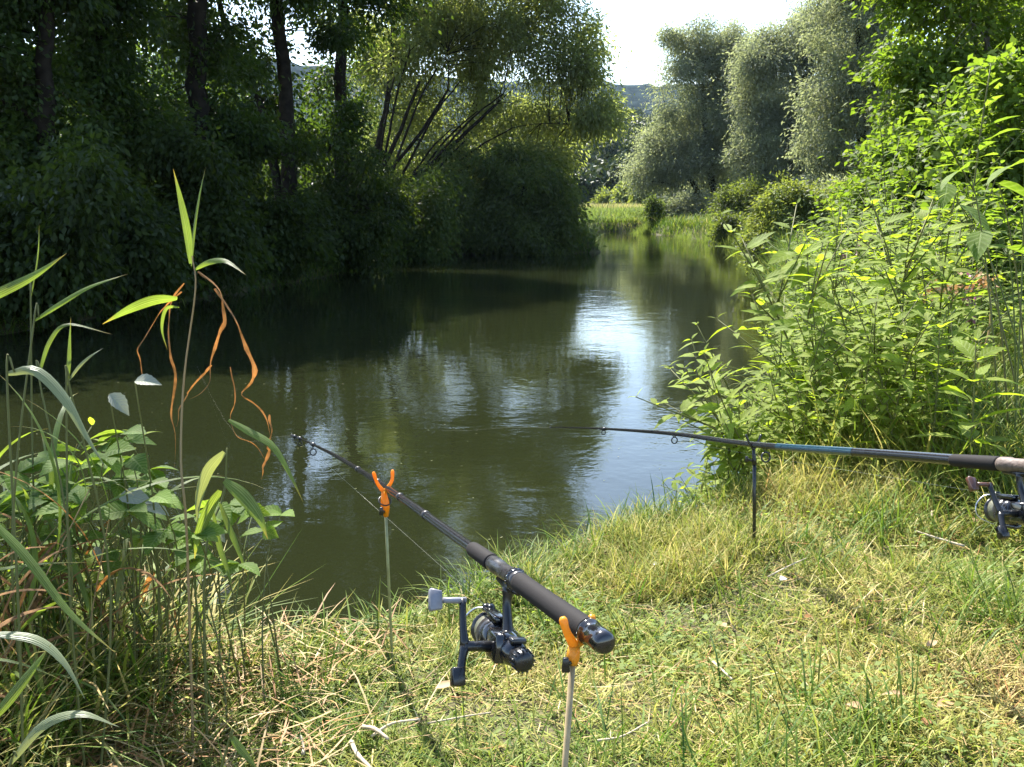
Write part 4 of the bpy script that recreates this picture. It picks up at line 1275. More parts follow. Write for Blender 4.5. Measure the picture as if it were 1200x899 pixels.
for pts, d_, wd, tw in (([(232, 318), (250, 332), (262, 352), (266, 374), (255, 392), (247, 420), (247, 445), (236, 460), (222, 468)], 1.79, 0.013, 3.0),
                        ([(252, 338), (268, 362), (286, 392), (297, 425), (293, 448), (284, 460), (298, 474), (312, 492), (318, 516)], 1.76, 0.014, 3.4),
                        ([(316, 486), (318, 515), (311, 540), (306, 562)], 1.76, 0.012, 2.0),
                        ([(216, 332), (202, 352), (197, 378), (203, 412), (204, 440), (200, 480), (206, 510), (203, 565)], 1.83, 0.011, 2.2),
                        ([(213, 342), (192, 362), (168, 398), (163, 425), (172, 452)], 1.86, 0.008, 1.6),
                        ([(248, 428), (228, 452), (214, 472), (207, 500)], 1.8, 0.012, 1.2),
                        ([(270, 430), (276, 470), (270, 500), (296, 520), (312, 540)], 1.78, 0.006, 1.2)):
    p = strip_px(pts, d_, 0, 34)
    uu = np.linspace(0, 1, 34)[:, None]
    p = p + np.sin(uu * PI) * np.concatenate([np.sin(uu * 17 + wd * 900), np.sin(uu * 13 + wd * 500), np.cos(uu * 19 + wd * 700)], 1) * 0.0035
    add("dry_leaf", blades([blade_from(p, wd * 0.68, 0.7, tw * 2.0, 0.4, (0.3, 0.08))], 0.5), M["reed_dry"], hero)
# reed leaning right with the fan of leaves over the water
root = P(232, 720, 1.72)
root[2] = float(ground_z(root[0], root[1])) - 0.01
h2 = thing("bent_reed", "reed leaning right over the water with broad drooping leaves, one tipped orange", "reed", root, G_REED)
add("stem", tube(spline([root, P(240, 660, 1.74), P(262, 580, 1.78), (P(266, 525, 1.78))], 16), np.linspace(0.0028, 0.0014, 16), 8), M["stem"], h2)
for pts, d_, wd, rl, mk in (([(268, 492), (292, 505), (320, 522), (340, 555), (355, 588)], 1.72, 0.016, 0.5, "reed"), ([(263, 563), (285, 580), (304, 605), (314, 632)], 1.68, 0.026, 0.3, "reed"), ([(263, 530), (245, 552), (234, 585), (231, 615)], 1.7, 0.022, 0.4, "reed_pale"),
                            ([(258, 575), (245, 600), (233, 630), (228, 655)], 1.66, 0.022, 0.4, "reed"), ([(258, 590), (270, 620), (282, 650), (290, 675)], 1.75, 0.013, 0.5, "reed"), ([(250, 600), (258, 640), (268, 670), (272, 690)], 1.7, 0.012, 0.5, "reed")):
    add("leaf", blades([blade_from(strip_px(pts, d_, 0), wd, 0.8, 0.4, rl)]), M[mk], h2)
# leaves that come in from the left edge
for pts, d_, wd, rl, mk, rt, lab in (([(-40, 362), (0, 342), (40, 322), (78, 297)], 1.5, 0.017, 0.3, "reed", (-60, 800), "reed at the left edge, one broad blade rising to the right against dark trees"),
                                     ([(40, 376), (70, 356), (105, 336), (150, 321)], 1.65, 0.010, 0.5, "reed", (20, 740), "reed with one narrow arching blade just right of the left-edge reed"),
                                     ([(8, 438), (42, 434), (75, 465), (98, 505), (122, 545)], 1.4, 0.017, 0.3, "reed_pale", (5, 800), "reed with one long pale grey-green leaf folding down to the right"),
                                     ([(78, 452), (80, 425), (81, 400), (83, 372)], 1.6, 0.009, 0.6, "reed", (85, 740), "slim upright reed blade beside the pale folding leaf"),
                                     ([(80, 447), (92, 430), (105, 418), (121, 408)], 1.58, 0.006, 0.4, "reed_pale", (95, 730), "slim pale blade branching right behind the slim upright one"),
                                     ([(45, 440), (58, 400), (80, 380), (132, 392)], 1.75, 0.009, 0.4, "reed", (55, 720), "reed whose tip leaf bends flat to the right above the bramble"),
                                     ([(-20, 600), (30, 650), (80, 715), (135, 765)], 1.2, 0.013, 0.4, "reed", (-60, 1000), "thick bright reed leaf crossing the left bottom from the edge downwards"),
                                     ([(-20, 742), (40, 748), (75, 775), (100, 820)], 1.15, 0.012, 0.4, "reed_pale", (-70, 1000), "pale reed leaf curling over the straw at the lower left edge"),
                                     ([(12, 895), (50, 850), (95, 836), (140, 852)], 1.15, 0.012, 0.3, "reed_pale", (5, 1050), "arched pale reed leaf in the bottom left corner"),
                                     ([(-10, 845), (25, 800), (60, 755)], 1.15, 0.014, 0.4, "reed", (-40, 1020), "straight green reed leaf rising from the bottom left corner"),
                                     ([(270, 862), (285, 880), (305, 905)], 1.3, 0.012, 0.3, "reed", (262, 870), "bright green reed tip lying on the straw at the bottom"),
                                     ([(36, 350), (44, 300), (46, 262)], 1.9, 0.004, 0.6, "reed", (38, 700), "thin upright stalk against the dark trees near the left edge")):
    p = strip_px(pts, d_, 0)
    r0 = P(rt[0], rt[1], d_ * 1.0)
    r0[2] = float(ground_z(r0[0], r0[1])) - 0.01
    t_ = thing("reed", lab, "reed", r0, G_REED)
    add("stem", tube(spline([r0, (r0 + p[0]) / 2 + [rng.normal(0, 0.035), rng.normal(0, 0.035), 0.02], p[0], p[1]], 14), np.linspace(0.0024, 0.0013, 14), 7), M["stem"], t_)
    add("leaf", blades([blade_from(p, wd, 0.8, 0.4, rl)]), M[mk], t_)


# a thicket of plain reeds behind and between
def reed_proto(h, nl, mk, dry):
    t_ = thing("reed", "slender reed in the tangled stand on the near left bank", "reed", (0, 0, 0), G_REED)
    ln = rng.normal(0, 0.12, 2) * h
    path = lambda u: np.array([ln[0] * u * u, ln[1] * u * u, h * u])
    add("stem", tube([path(u) for u in np.linspace(0, 1, 9)], np.linspace(0.0022, 0.001, 9), 6), M["stem_dry" if dry else "stem"], t_)
    az = rng.uniform(0, 2 * PI)
    for k in range(nl):
        u = 0.2 + 0.78 * k / max(nl - 1, 1)
        a = az + k * PI + rng.normal(0, 0.5)
        p_, s_ = arc_paths(path(u)[None], np.array([a]), np.array([rng.uniform(0.2, 0.5)]), np.array([rng.uniform(1.1, 2.4)]), np.array([rng.uniform(0.2, 0.42)]), 11)
        prof = np.sin(PI * (0.07 + 0.93 * np.linspace(0, 1, 11)) ** 0.75)
        prof[-1] = 0.02
        isdry = rng.random() < dry
        add("dry_leaf" if isdry else "leaf", ribbons(p_, (prof * rng.uniform(0.008, 0.015))[None], s_, fold=0.3), M["reed_dry" if isdry else mk], t_)
    return t_


rp = [(reed_proto(h, n, mk, dr), [False]) for h, n, mk, dr in ((0.5, 8, "reed", 0.15), (0.6, 9, "reed", 0.2), (0.45, 8, "reed", 0.3), (0.4, 7, "reed_pale", 0.2), (0.55, 8, "reed", 0.6), (0.32, 7, "reed", 0.1), (0.42, 8, "reed", 0.75))]
for k in range(230):
    x = -0.42 - rng.random() ** 0.7 * 1.35
    y = rng.uniform(1.15, 2.25)
    if shore_dist(np.array([x]), np.array([y]))[0] < 0.02 or x > -0.55 - (2.25 - y) * 0.35:
        continue
    s = rng.uniform(0.55, 1.0) * (0.6 if x > -0.75 else 1)
    p_, u_ = rp[int(rng.integers(len(rp)))]
    place(p_, u_, x, y, rng.uniform(0, 6.28), s, None, (rng.normal(0, 0.24), rng.normal(0, 0.24)))
# rank grass under the reeds and along the left lip
lg = field(16000, -2.1, -0.45, 0.9, 2.5, (0.1, 0.42), (0.003, 0.007), (0.0, 0.9), (0.7, 2.3), 5, lambda x, y: 0.12 + 0.7 * rng.random(x.shape) ** 1.4, cond=lambda x, y: (shore_dist(x, y) > 0.0) & (x < -0.55 - (2.3 - y) * 0.28))
lip = field(420, -1.1, -0.35, 1.8, 2.5, (0.08, 0.19), (0.003, 0.006), (0.3, 1.1), (1.0, 2.2), 5, lambda x, y: 0.05 + 0.35 * rng.random(x.shape), cond=edge)
tag(add("rank_grass", join(lg, lip), M["grass"]), "rank tangled grass among the reeds on the left", "grass", kind="stuff")

for k in range(64):
    x, y = -0.72 - rng.random() ** 0.8 * 1.15, (rng.uniform(1.55, 2.3) if k < 30 else rng.uniform(1.95, 2.45))
    if shore_dist(np.array([x]), np.array([y]))[0] < 0.0 or x > -0.62 - (2.3 - y) * 0.3:
        continue
    p_, u_ = protos[int(rng.integers(len(protos)))]
    o = place(p_, u_, x, y, rng.uniform(0, 6.28), rng.uniform(0.4, 0.62) if k < 30 else rng.uniform(0.55, 0.95) * (1.0 if x < -1.0 else 0.72), "leafy weed crowded among the reeds on the near left bank", (rng.normal(0, 0.15), rng.normal(0.05, 0.15)))
    o["group"] = "leafy weeds among the left reeds"
# brambles: round pleated leaves, some showing silvery undersides
for k, (bx, by, lab, lst) in enumerate((
        (60, 690, "raspberry bramble with lit round leaves at the left, behind the pale folding reed leaf",
         [(40, 548, 2.0, 0.07), (75, 560, 2.0, 0.065), (98, 566, 1.95, 0.07), (55, 580, 1.9, 0.06), (30, 610, 1.9, 0.07), (88, 598, 1.95, 0.065), (15, 570, 2.0, 0.06), (118, 580, 2.0, 0.07), (70, 632, 1.9, 0.06), (100, 625, 1.9, 0.06)]),
        (150, 700, "raspberry bramble in the middle of the left thicket, dull green leaves low down",
         [(130, 545, 1.9, 0.07), (165, 520, 1.95, 0.065), (150, 605, 1.9, 0.07), (185, 622, 1.9, 0.065), (210, 606, 1.95, 0.06), (115, 520, 2.0, 0.06), (140, 640, 1.9, 0.06), (175, 555, 2.0, 0.06)]),
        (235, 700, "raspberry bramble nearest the water, dark leaves over the shaded edge",
         [(250, 605, 1.9, 0.06), (300, 605, 1.95, 0.05), (275, 595, 1.95, 0.055), (240, 640, 1.9, 0.06), (215, 665, 1.9, 0.06)]))):
    r0 = P(bx, by, 1.9)
    r0[2] = float(ground_z(r0[0], r0[1]))
    t_ = thing("bramble", lab, "bramble", r0, "brambles on the left bank")
    st_, pos, d, nr, L, W = [], [], [], [], [], []
    for x, y, dd, ln in lst + [(x + rng.normal(0, 22), y + rng.normal(8, 20), dd + rng.normal(0, 0.12), ln * 0.9) for x, y, dd, ln in lst * 2]:
        for q in range(3):
            e = P(x + rng.normal(0, 10), y + rng.normal(0, 9), dd + rng.normal(0, 0.05))
            if q == 0:
                r1 = r0 + np.array([rng.normal(0, 0.12), rng.normal(0, 0.08), 0])
                r1[2] = float(ground_z(r1[0], r1[1])) - 0.01
                st_.append(tube(bez(r1, (r1 + e) / 2 + np.array([rng.normal(0, 0.05), 0, 0.12]), e, 8), np.linspace(0.0022, 0.001, 8), 5, False))
                hub = e
            pos.append(hub)
            a = rng.uniform(0, 2 * PI)
            d.append(unit(np.array([math.cos(a), math.sin(a) * 0.8 - 0.3, rng.normal(0.05, 0.25)])))
            nr.append(unit(np.array([0, -0.1, 1.0]) + rng.normal(0, 0.3, 3)))
            L.append(ln * rng.uniform(0.8, 1.1))
            W.append(ln * rng.uniform(0.6, 0.75))
    add("stem", join(*st_), M["stem"], t_)
    add("foliage", fine_leaves(np.array(pos), np.array(d), np.array(nr), np.array(L), np.array(W), droop=0.3, rows=11, tooth=0.07, fold=0.2, shape=0.75), M["bramble"], t_)
# turned leaves with the silver side up
for (x, y, d_, ln, dx, dz, lab) in ((128, 462, 1.75, 0.058, 0.75, -0.6, "lower of the two silver-white upturned leaves beside the hanging orange blades"), (158, 447, 1.75, 0.055, 0.95, 0.1, "upper, whiter of the two silver-white upturned leaves beside the hanging orange blades"),
                                    (140, 582, 1.85, 0.075, 1.0, 0.02, "silver-white leaf held flat over the bramble"), (168, 590, 1.85, 0.06, 1.0, -0.25, "smaller silver-white leaf tucked under the flat one"),
                                    (243, 612, 1.9, 0.06, 0.75, -0.65, "greyish white ribbed leaf hanging over the water's edge"), (113, 640, 1.85, 0.035, 0.1, -0.9, "small pale ribbed leaf deep in the thicket")):
    e = P(x, y, d_)
    t_ = thing("silver_leaf", lab, "leaf spray", (e[0], e[1], float(ground_z(e[0], e[1]))), "upturned silvery leaves")
    r0 = np.array(t_.location)
    add("stem", tube(spline([r0, (r0 + e) / 2 + [0.0, 0.05, 0.04], e], 12), np.linspace(0.0026, 0.0012, 12), 5), M["stem"], t_)
    dirv = unit(np.array([dx, -0.15, dz]))
    add("leaf", fine_leaves(e[None], dirv[None], unit(np.array([[0.1, -0.55, 0.85]])), np.array([ln * 0.85]), np.array([ln * 0.52]), droop=0.3, rows=13, tooth=0.05, fold=0.4, shape=0.75), M["white_under"], t_)

# ------------------------------------------------------------------ litter on the bank
def on_ground(px, py, lift=0.02):
    d_ = 2.0
    for _ in range(30):
        p = P(px, py, d_)
        err = p[2] - (float(ground_z(p[0], p[1])) + lift)
        d_ += err / (math.sin(PITCH) + (py - CY) / F_PX * math.cos(PITCH))
    return P(px, py, d_)


for px, py, ln, wd, az, mk, lab in ((1012, 832, 0.034, 0.02, 2.6, "dry_leaf", "curled tan dead leaf, left of the pair on the grass at lower right"), (1098, 827, 0.04, 0.018, 0.3, "dry_leaf", "narrow tan dead leaf, right of the pair on the grass at lower right"), (1062, 815, 0.045, 0.012, 2.9, "dry_leaf", "thin twisted dead leaf behind the pair on the grass"),
                                    (1086, 850, 0.022, 0.018, 1.3, "reed_dry", "small round ochre leaf just below the pair on the grass"), (1086, 757, 0.03, 0.016, 0.4, "dry_leaf", "dark brown dead leaf in the middle of the right-hand grass"), (942, 724, 0.02, 0.013, 0.2, "reed_dry", "tiny orange leaf in the centre of the grass"),
                                    (850, 735, 0.03, 0.02, 1.9, "dry_leaf", "pinkish dead leaf standing in the grass left of the tiny orange one"), (765, 662, 0.022, 0.014, 0.2, "flower", "white scrap lying on the grass near the bank edge"), (914, 680, 0.024, 0.018, 0.5, "flower", "white petal-like scrap in the grass below the black rod rest"),
                                    (510, 806, 0.045, 0.022, 0.1, "dry_leaf", "brown dead leaf lying below the near reel's crank"), (350, 727, 0.05, 0.02, 0.6, "reed_dry", "curled brown leaf on the bank's left lip"), (1140, 612, 0.03, 0.02, 0.7, "dry_leaf", "brown dead leaf in the long grass below the far reel"), (875, 655, 0.022, 0.012, 2.2, "dry_leaf", "small dark dead leaf by the dry twig near the black rod rest")):
    c = on_ground(px, py, 0.035)
    dv = unit(np.array([[math.cos(az), math.sin(az), 0.15]]))
    o = add("fallen_leaf", fine_leaves(c[None], dv, unit(np.array([[0.1, -0.2, 1.0]])), np.array([ln]), np.array([wd]), droop=rng.uniform(-0.3, 0.4), rows=9, tooth=0.03, fold=rng.uniform(0.2, 0.7)), M[mk])
    tag(o, lab, "fallen leaf", "leaves and scraps fallen on the grass")
for (x0, y0, x1, y1, r_, lab) in ((900, 676, 945, 654, 0.0022, "pale dry twig on the grass below the black rod rest"), (1130, 640, 1072, 622, 0.0035, "straw-coloured stalk lying at the foot of the long grass below the far reel"), (1092, 605, 1082, 555, 0.003, "straw-coloured stalk leaning in the long grass left of the far reel"),
                                  (425, 852, 455, 866, 0.005, "short thick bleached stick on the straw at the bottom"), (412, 870, 440, 905, 0.005, "bleached stick pointing down at the bottom of the picture"), (435, 863, 492, 843, 0.0028, "long thin stick beside the short bleached one"),
                                  (500, 848, 575, 835, 0.002, "long pale straw lying below the near reel"), (700, 868, 760, 846, 0.0025, "bent pale straw left of the dead leaf pair"), (355, 884, 352, 862, 0.004, "stubby bleached stick standing in the straw at lower left"), (835, 775, 858, 796, 0.003, "pale broken stalk in the middle of the grass")):
    a, b_ = on_ground(x0, y0, 0.03), on_ground(x1, y1, 0.045)
    mid = (a + b_) / 2 + rng.normal(0, 0.006, 3)
    tag(add("stick", tube(spline([a, mid, b_], 9), np.linspace(r_, r_ * 0.6, 9) * rng.uniform(0.85, 1.15, 9), 7), M["stick"]), lab, "stick", "dry sticks and stalks on the bank")

# specks of fluff and dead insects afloat
n = 750
xy = band(-3, 5, 3.0, 22, lambda x, y: shore_dist(x, y) < -0.1)(n)
az = rng.uniform(0, 2 * PI, n)
pos = np.column_stack([xy, np.full(n, WATER_Z + 0.004)])
tag(add("floating_debris", diamonds(pos, np.column_stack([np.cos(az), np.sin(az), np.zeros(n)]), np.tile([0, 0, 1.0], (n, 1)), rng.uniform(0.006, 0.022, n), rng.uniform(0.003, 0.009, n), 0.02), M["stem"]), "specks of plant debris afloat on the pond", "floating debris", kind="stuff")


# ------------------------------------------------------------------ fishing tackle
def obox(c, ax, hs, taper=1.0):
    """a box with softened edges, on axes ax (3 unit vectors), half sizes hs"""
    c = np.asarray(c, dtype=float)
    me_pts = []
    k = 0.86
    prof = [(-1, k * 0.9), (-k, 1.0), (k, 1.0), (1, k * 0.9)]
    V = []
    for t, s in prof:
        tp = 1 + (taper - 1) * (t + 1) / 2
        loop = [(-k, -1), (k, -1), (1, -k), (1, k), (k, 1), (-k, 1), (-1, k), (-1, -k)]
        for a, b_ in loop:
            V.append(c + ax[0] * hs[0] * a * s * tp + ax[1] * hs[1] * b_ * s * tp + ax[2] * hs[2] * t)
    V = [c - ax[2] * hs[2]] * 8 + V + [c + ax[2] * hs[2]] * 8
    n = 8
    Q = []
    for i_ in range(5):
        for j_ in range(n):
            Q.append((i_ * n + j_, i_ * n + (j_ + 1) % n, (i_ + 1) * n + (j_ + 1) % n, (i_ + 1) * n + j_))
    return np.array(V), np.array(Q)


def frame_of(axis, tilt=0.0):
    """axis forward, down (tilted to the left by tilt) and left of it"""
    a = unit(axis)
    down = np.array([0, 0, -1.0])
    down = unit(down - a * (down @ a))
    left = np.cross(a, down)          # to the left when looking along a
    d2 = down * math.cos(tilt) + left * math.sin(tilt)
    l2 = left * math.cos(tilt) - down * math.sin(tilt)
    return a, d2, l2


def build_reel(rod, S, axis, tilt, knob_mat, crank_up, crank_fwd, s=1.0):
    a, dn, lf = frame_of(axis, tilt)
    Q3 = lambda x, y, z: S + (a * x + dn * y + lf * z) * s
    reel = bpy.data.objects.new("reel", None)
    COL.objects.link(reel)
    reel.parent = rod
    reel.location = np.array(S) - np.array(rod.location)
    # foot plate and leg
    add("reel_foot", join(tube([Q3(0.038, 0.013, 0), Q3(0, 0.0145, 0), Q3(-0.034, 0.013, 0)], [0.003 * s, 0.0055 * s, 0.003 * s], 10),
                          tube(spline([Q3(0.0, 0.014, 0), Q3(-0.002, 0.035, 0), Q3(-0.012, 0.058, 0), Q3(-0.02, 0.074, 0.001)], 12), np.array([.0075, .0068, .006, .0056, .0056, .0058, .006, .0065, .007, .008, .009, .010]) * s, 12)), M["black"], reel)
    # gear housing
    add("gear_housing", join(lathe(Q3(-0.052, 0.080, 0), a, [(0, .0105 * s), (.006 * s, .0145 * s), (.02 * s, .018 * s), (.036 * s, .0205 * s), (.048 * s, .0195 * s), (.054 * s, .017 * s)], 22), obox(Q3(-0.02, 0.078, 0.010), (a, dn, lf), np.array([.018, .017, .012]) * s)), M["gloss"], reel)
    add("drag_knob", join(lathe(Q3(-0.078, 0.080, 0), a, [(0, .0085 * s), (.0025 * s, .0115 * s), (.015 * s, .0128 * s), (.019 * s, .0118 * s), (.026 * s, .0108 * s)], 24), *[tube([Q3(-0.075, .080 + .0124 * math.cos(q), .0124 * math.sin(q)), Q3(-0.062, .080 + .0127 * math.cos(q), .0127 * math.sin(q))], .0011 * s, 5) for q in np.linspace(0, 2 * PI, 16)[:-1]]), M["black"], reel)
    add("anti_reverse_switch", obox(Q3(-0.048, 0.0635, 0.0), (a, lf, dn), np.array([.006, .009, .0028]) * s), M["seat"], reel)
    # rotor with its two arms, spool in front of it
    add("rotor", join(lathe(Q3(0.002, 0.080, 0), a, [(0, .017 * s), (.003 * s, .0215 * s), (.014 * s, .023 * s), (.02 * s, .0225 * s)], 24),
                      obox(Q3(0.026, 0.0545, 0.004), (lf, dn, a), np.array([.0085, .0042, .026]) * s, 0.8), obox(Q3(0.026, 0.1050, -0.004), (lf, dn, a), np.array([.008, .0038, .022]) * s, 0.8)), M["gloss"], reel)
    sp = add("spool", lathe(Q3(0.022, 0.080, 0), a, [(0, .0215 * s), (.002 * s, .0225 * s), (.013 * s, .0225 * s), (.0135 * s, .0175 * s), (.031 * s, .0165 * s), (.0315 * s, .0215 * s), (.034 * s, .022 * s), (.037 * s, .020 * s), (.0375 * s, .009 * s), (.046 * s, .0085 * s), (.048 * s, .007 * s)], 28), M["seat"], reel)
    add("wound_line", lathe(Q3(0.0358, 0.080, 0), a, [(0, .0195 * s), (.004 * s, .0202 * s), (.012 * s, .0198 * s), (.0165 * s, .019 * s)], 28), M["spool_line"], sp)
    bail = [Q3(0.052, 0.0535, 0.004), Q3(0.063, 0.058, 0.018), Q3(0.066, 0.075, 0.030), Q3(0.064, 0.094, 0.026), Q3(0.052, 0.106, 0.004)]
    add("bail_wire", tube(spline(bail, 22), .0012 * s, 7), M["metal"], reel)
    add("line_roller", join(lathe(Q3(0.053, 0.0535, -0.004), lf, [(0, .0045 * s), (.002 * s, .0052 * s), (.012 * s, .0052 * s), (.014 * s, .0042 * s)], 14), tube([Q3(0.045, 0.0535, 0.0), Q3(0.056, 0.052, 0.004)], [.005 * s, .004 * s], 8)), M["black"], reel)
    # crank: shaft, double arm, paddle and counter-knob
    K = Q3(-0.018, 0.080, 0.054)
    u = unit(-dn * crank_up + a * crank_fwd)
    cr = add("crank", join(tube([Q3(-0.018, 0.080, 0.015), Q3(-0.018, 0.080, 0.040), K], [.0072 * s, .0058 * s, .0062 * s], 12),
                           tube(spline([K - lf * .002, K + u * .022 * s, K + u * .054 * s], 8), np.array([.0062, .0055, .005, .0046, .0044, .0042, .0042, .0045]) * s, 10),
                           tube(spline([K - lf * .002, K - u * .014 * s + lf * .002, K - u * .028 * s + lf * .004], 6), np.array([.0062, .0055, .005, .005, .0052, .0055]) * s, 10)), M["black"], reel)
    e = K + u * .052 * s
    v = unit(np.cross(lf, u))
    add("crank_knob", join(tube([e - lf * .004 * s, e + lf * .012 * s, e + lf * .024 * s], [.0042 * s, .0036 * s, .0034 * s], 10), obox(e + lf * .033 * s, (u, v, lf), np.array([.0105, .0042, .0075]) * s, 1.25)), M[knob_mat], cr)
    e2 = K - u * .03 * s + lf * .004
    add("counter_knob", obox(e2 + lf * .004 * s - u * .004 * s, (v, lf, -u), np.array([.0062, .007, .0105]) * s, 1.1), M["black"], cr)
    return reel, Q3(0.058, 0.0535, 0.004)


def guide(rod, p, axis, R, drop, right=0.0):
    a, dn, lf = frame_of(axis)
    c = p + dn * drop - lf * right
    add("line_guide", join(ring(c, a, R, R * 0.17 + 0.0004, 22, 7), tube(spline([p + a * 0.022 + dn * 0.004, p + a * 0.012 + dn * 0.006, c - dn * R * 0.9], 8), 0.0011, 6), tube(spline([p - a * 0.022 + dn * 0.004, p - a * 0.01 + dn * 0.006, c - dn * R * 0.9], 8), 0.0011, 6),
                           tube([p - a * 0.025, p + a * 0.025], [0.0062, 0.0058], 10)), M["black"], rod)
    return c


def along(path, f):
    k = f * (len(path) - 1)
    i_ = int(min(k, len(path) - 2))
    return path[i_] + (path[i_ + 1] - path[i_]) * (k - i_)


# --- near rod
B, Fp = P(697, 745, 1.05), P(455, 573, 2.0)
ax = unit(Fp - B)
rod = thing("fishing_rod", "near black fishing rod on orange-topped rests, butt towards the camera", "fishing rod", B, "fishing rods")
path = spline([B, B + (Fp - B) * 0.5, Fp, P(398, 537, 2.54), P(370, 522.5, 2.95), P(352, 514, 3.25), P(342, 510.5, 3.42)], 60)
Ltot = np.concatenate([[0], np.cumsum(np.linalg.norm(np.diff(path, axis=0), axis=1))])
rad = np.interp(Ltot, [0, 0.3, 0.45, 1.05, 1.6, 2.6], [0.0095, 0.0092, 0.0082, 0.0066, 0.005, 0.0018])
add("blank", tube(path, rad, 16), M["blank"], rod)
for f in (0.235, 0.3, 0.362, 0.425):
    add("whipping", tube([along(path, f) - ax * 0.006, along(path, f) + ax * 0.006], np.interp(f, [0, 0.4, 1], [0.0098, 0.0074, 0.0026]), 14), M["seat"], rod)
pos_at = lambda m_: B + ax * m_
add("rear_grip", lathe(pos_at(0.012), ax, [(0, .0128), (.004, .0138), (.03, .0136), (.12, .0128), (.19, .0129), (.215, .0134), (.222, .0124)], 28), M["foam"], rod)
add("butt_cap", join(lathe(pos_at(-0.030), ax, [(0, .0085), (.003, .0118), (.009, .0131), (.022, .0132), (.030, .0122), (.040, .0122), (.042, .0146), (.047, .0146), (.0475, .0126)], 28)), M["gloss"], rod)
add("reel_seat", lathe(pos_at(0.234), ax, [(0, .0122), (.004, .0135), (.012, .0132), (.014, .0108), (.075, .0108), (.079, .0118), (.105, .0115), (.112, .0102)], 28), M["seat"], rod)
add("lock_ring", join(lathe(pos_at(0.243), ax, [(0, .0132), (.002, .0148), (.008, .0148), (.010, .0134)], 24), *[tube([pos_at(0.245) + (frame_of(ax)[1] * math.cos(q) + frame_of(ax)[2] * math.sin(q)) * .0146, pos_at(0.252) + (frame_of(ax)[1] * math.cos(q) + frame_of(ax)[2] * math.sin(q)) * .0146], .0012, 5) for q in np.linspace(0, 2 * PI, 17)[:-1]]), M["gloss"], rod)
add("fore_grip", lathe(pos_at(0.346), ax, [(0, .0114), (.003, .0122), (.05, .0118), (.085, .0112), (.092, .0098)], 26), M["foam"], rod)
S = pos_at(0.272)
_, roller = build_reel(rod, S, ax, 0.16, "knob", 0.80, 0.36, 1.12)
gs = [guide(rod, path[i_], unit(path[i_ + 1] - path[i_ - 1]), R, dr) for i_, R, dr in ((41, 0.0095, 0.024), (50, 0.0075, 0.018), (56, 0.006, 0.014))]
add("tip_ring", ring(path[-1], unit(path[-1] - path[-2]), 0.004, 0.0012, 16, 6), M["black"], rod)
add("fishing_line", tube(np.concatenate([[roller], gs, [path[-1]], spline([path[-1], path[-1] + [-0.8, 2.0, -0.45], [-3.0, 9.0, WATER_Z - 0.02]], 10)[1:]]), 0.00013, 4), M["line"], rod)

# --- far rod
A2, B2, T2 = P(1215, 547, 1.66), P(883, 521, 2.6), P(645, 501, 4.3)
ax2 = unit(B2 - A2)
butt = A2 - ax2 * 0.26
rod2 = thing("fishing_rod", "black fishing rod with a teal stretch, entering from the right edge", "fishing rod", butt, "fishing rods")
path2 = spline([butt, A2, P(1040, 532.5, 2.06), B2, P(790, 508.5, 3.05), P(707, 502.5, 3.65), P(662, 501, 4.1), T2], 64)
L2 = np.concatenate([[0], np.cumsum(np.linalg.norm(np.diff(path2, axis=0), axis=1))])
add("blank", tube(path2, np.interp(L2, [0, 0.5, 0.75, 1.3, 2.2, 3.2], [0.0115, 0.011, 0.0098, 0.0078, 0.0048, 0.0016]), 16), M["blank"], rod2)
i0 = np.argmin(np.abs(path2[:, 0] - P(1000, 530, 2.2)[0]))
i1 = np.argmin(np.abs(path2[:, 0] - P(912, 523, 2.5)[0]))
band_pts = path2[min(i0, i1):max(i0, i1) + 1]
add("teal_lacquer_band", tube(band_pts, np.interp(L2[min(i0, i1):max(i0, i1) + 1], [0, 0.5, 0.75, 1.3, 2.2, 3.2], [0.0115, 0.011, 0.0098, 0.0078, 0.0048, 0.0016]) + 0.0005, 16, False), M["teal"], rod2)
m2 = lambda q: butt + ax2 * q
s2 = float(np.dot(P(1203, 546, 1.7) - butt, ax2))
add("rear_grip", lathe(butt, ax2, [(0, .011), (.004, .0136), (s2 - 0.09, .0134), (s2 - 0.075, .0138), (s2 - 0.07, .012)], 26), M["brown"], rod2)
add("reel_seat", lathe(m2(s2 - 0.07), ax2, [(0, .013), (.006, .0142), (.02, .014), (.022, .0118), (.085, .0118), (.09, .0132), (.112, .013), (.116, .0118)], 26), M["cork"], rod2)
add("lock_ring", lathe(m2(s2 - 0.035), ax2, [(0, .0126), (.002, .0142), (.010, .0142), (.012, .0128)], 24), M["metal"], rod2)
add("fore_grip", lathe(m2(s2 + 0.047), ax2, [(0, .0122), (.004, .0134), (.03, .0132), (.1, .0122), (.118, .0116), (.122, .0102)], 26), M["foam"], rod2)
_, roller2 = build_reel(rod2, m2(s2 + 0.0), ax2, 0.10, "brown", 0.9, 0.5, 1.02)
gs2 = []
for px, R, dr in ((902, 0.0125, 0.030), (791, 0.0098, 0.020), (706, 0.0075, 0.014)):
    k = min(range(1, 63), key=lambda q: abs(CX + F_PX * ((path2[q] - CAM) @ RT) / ((path2[q] - CAM) @ FW) - px))
    gs2.append(guide(rod2, path2[k], unit(path2[k + 1] - path2[k - 1]), R, dr))
add("tip_ring", ring(path2[-1], unit(path2[-1] - path2[-2]), 0.004, 0.0012, 16, 6), M["black"], rod2)
add("fishing_line", tube(np.concatenate([[roller2], gs2, [path2[-1]], spline([path2[-1], path2[-1] + [-0.9, 2.5, -0.5], [-1.5, 11.0, WATER_Z - 0.02]], 10)[1:]]), 0.00013, 4), M["line"], rod2)


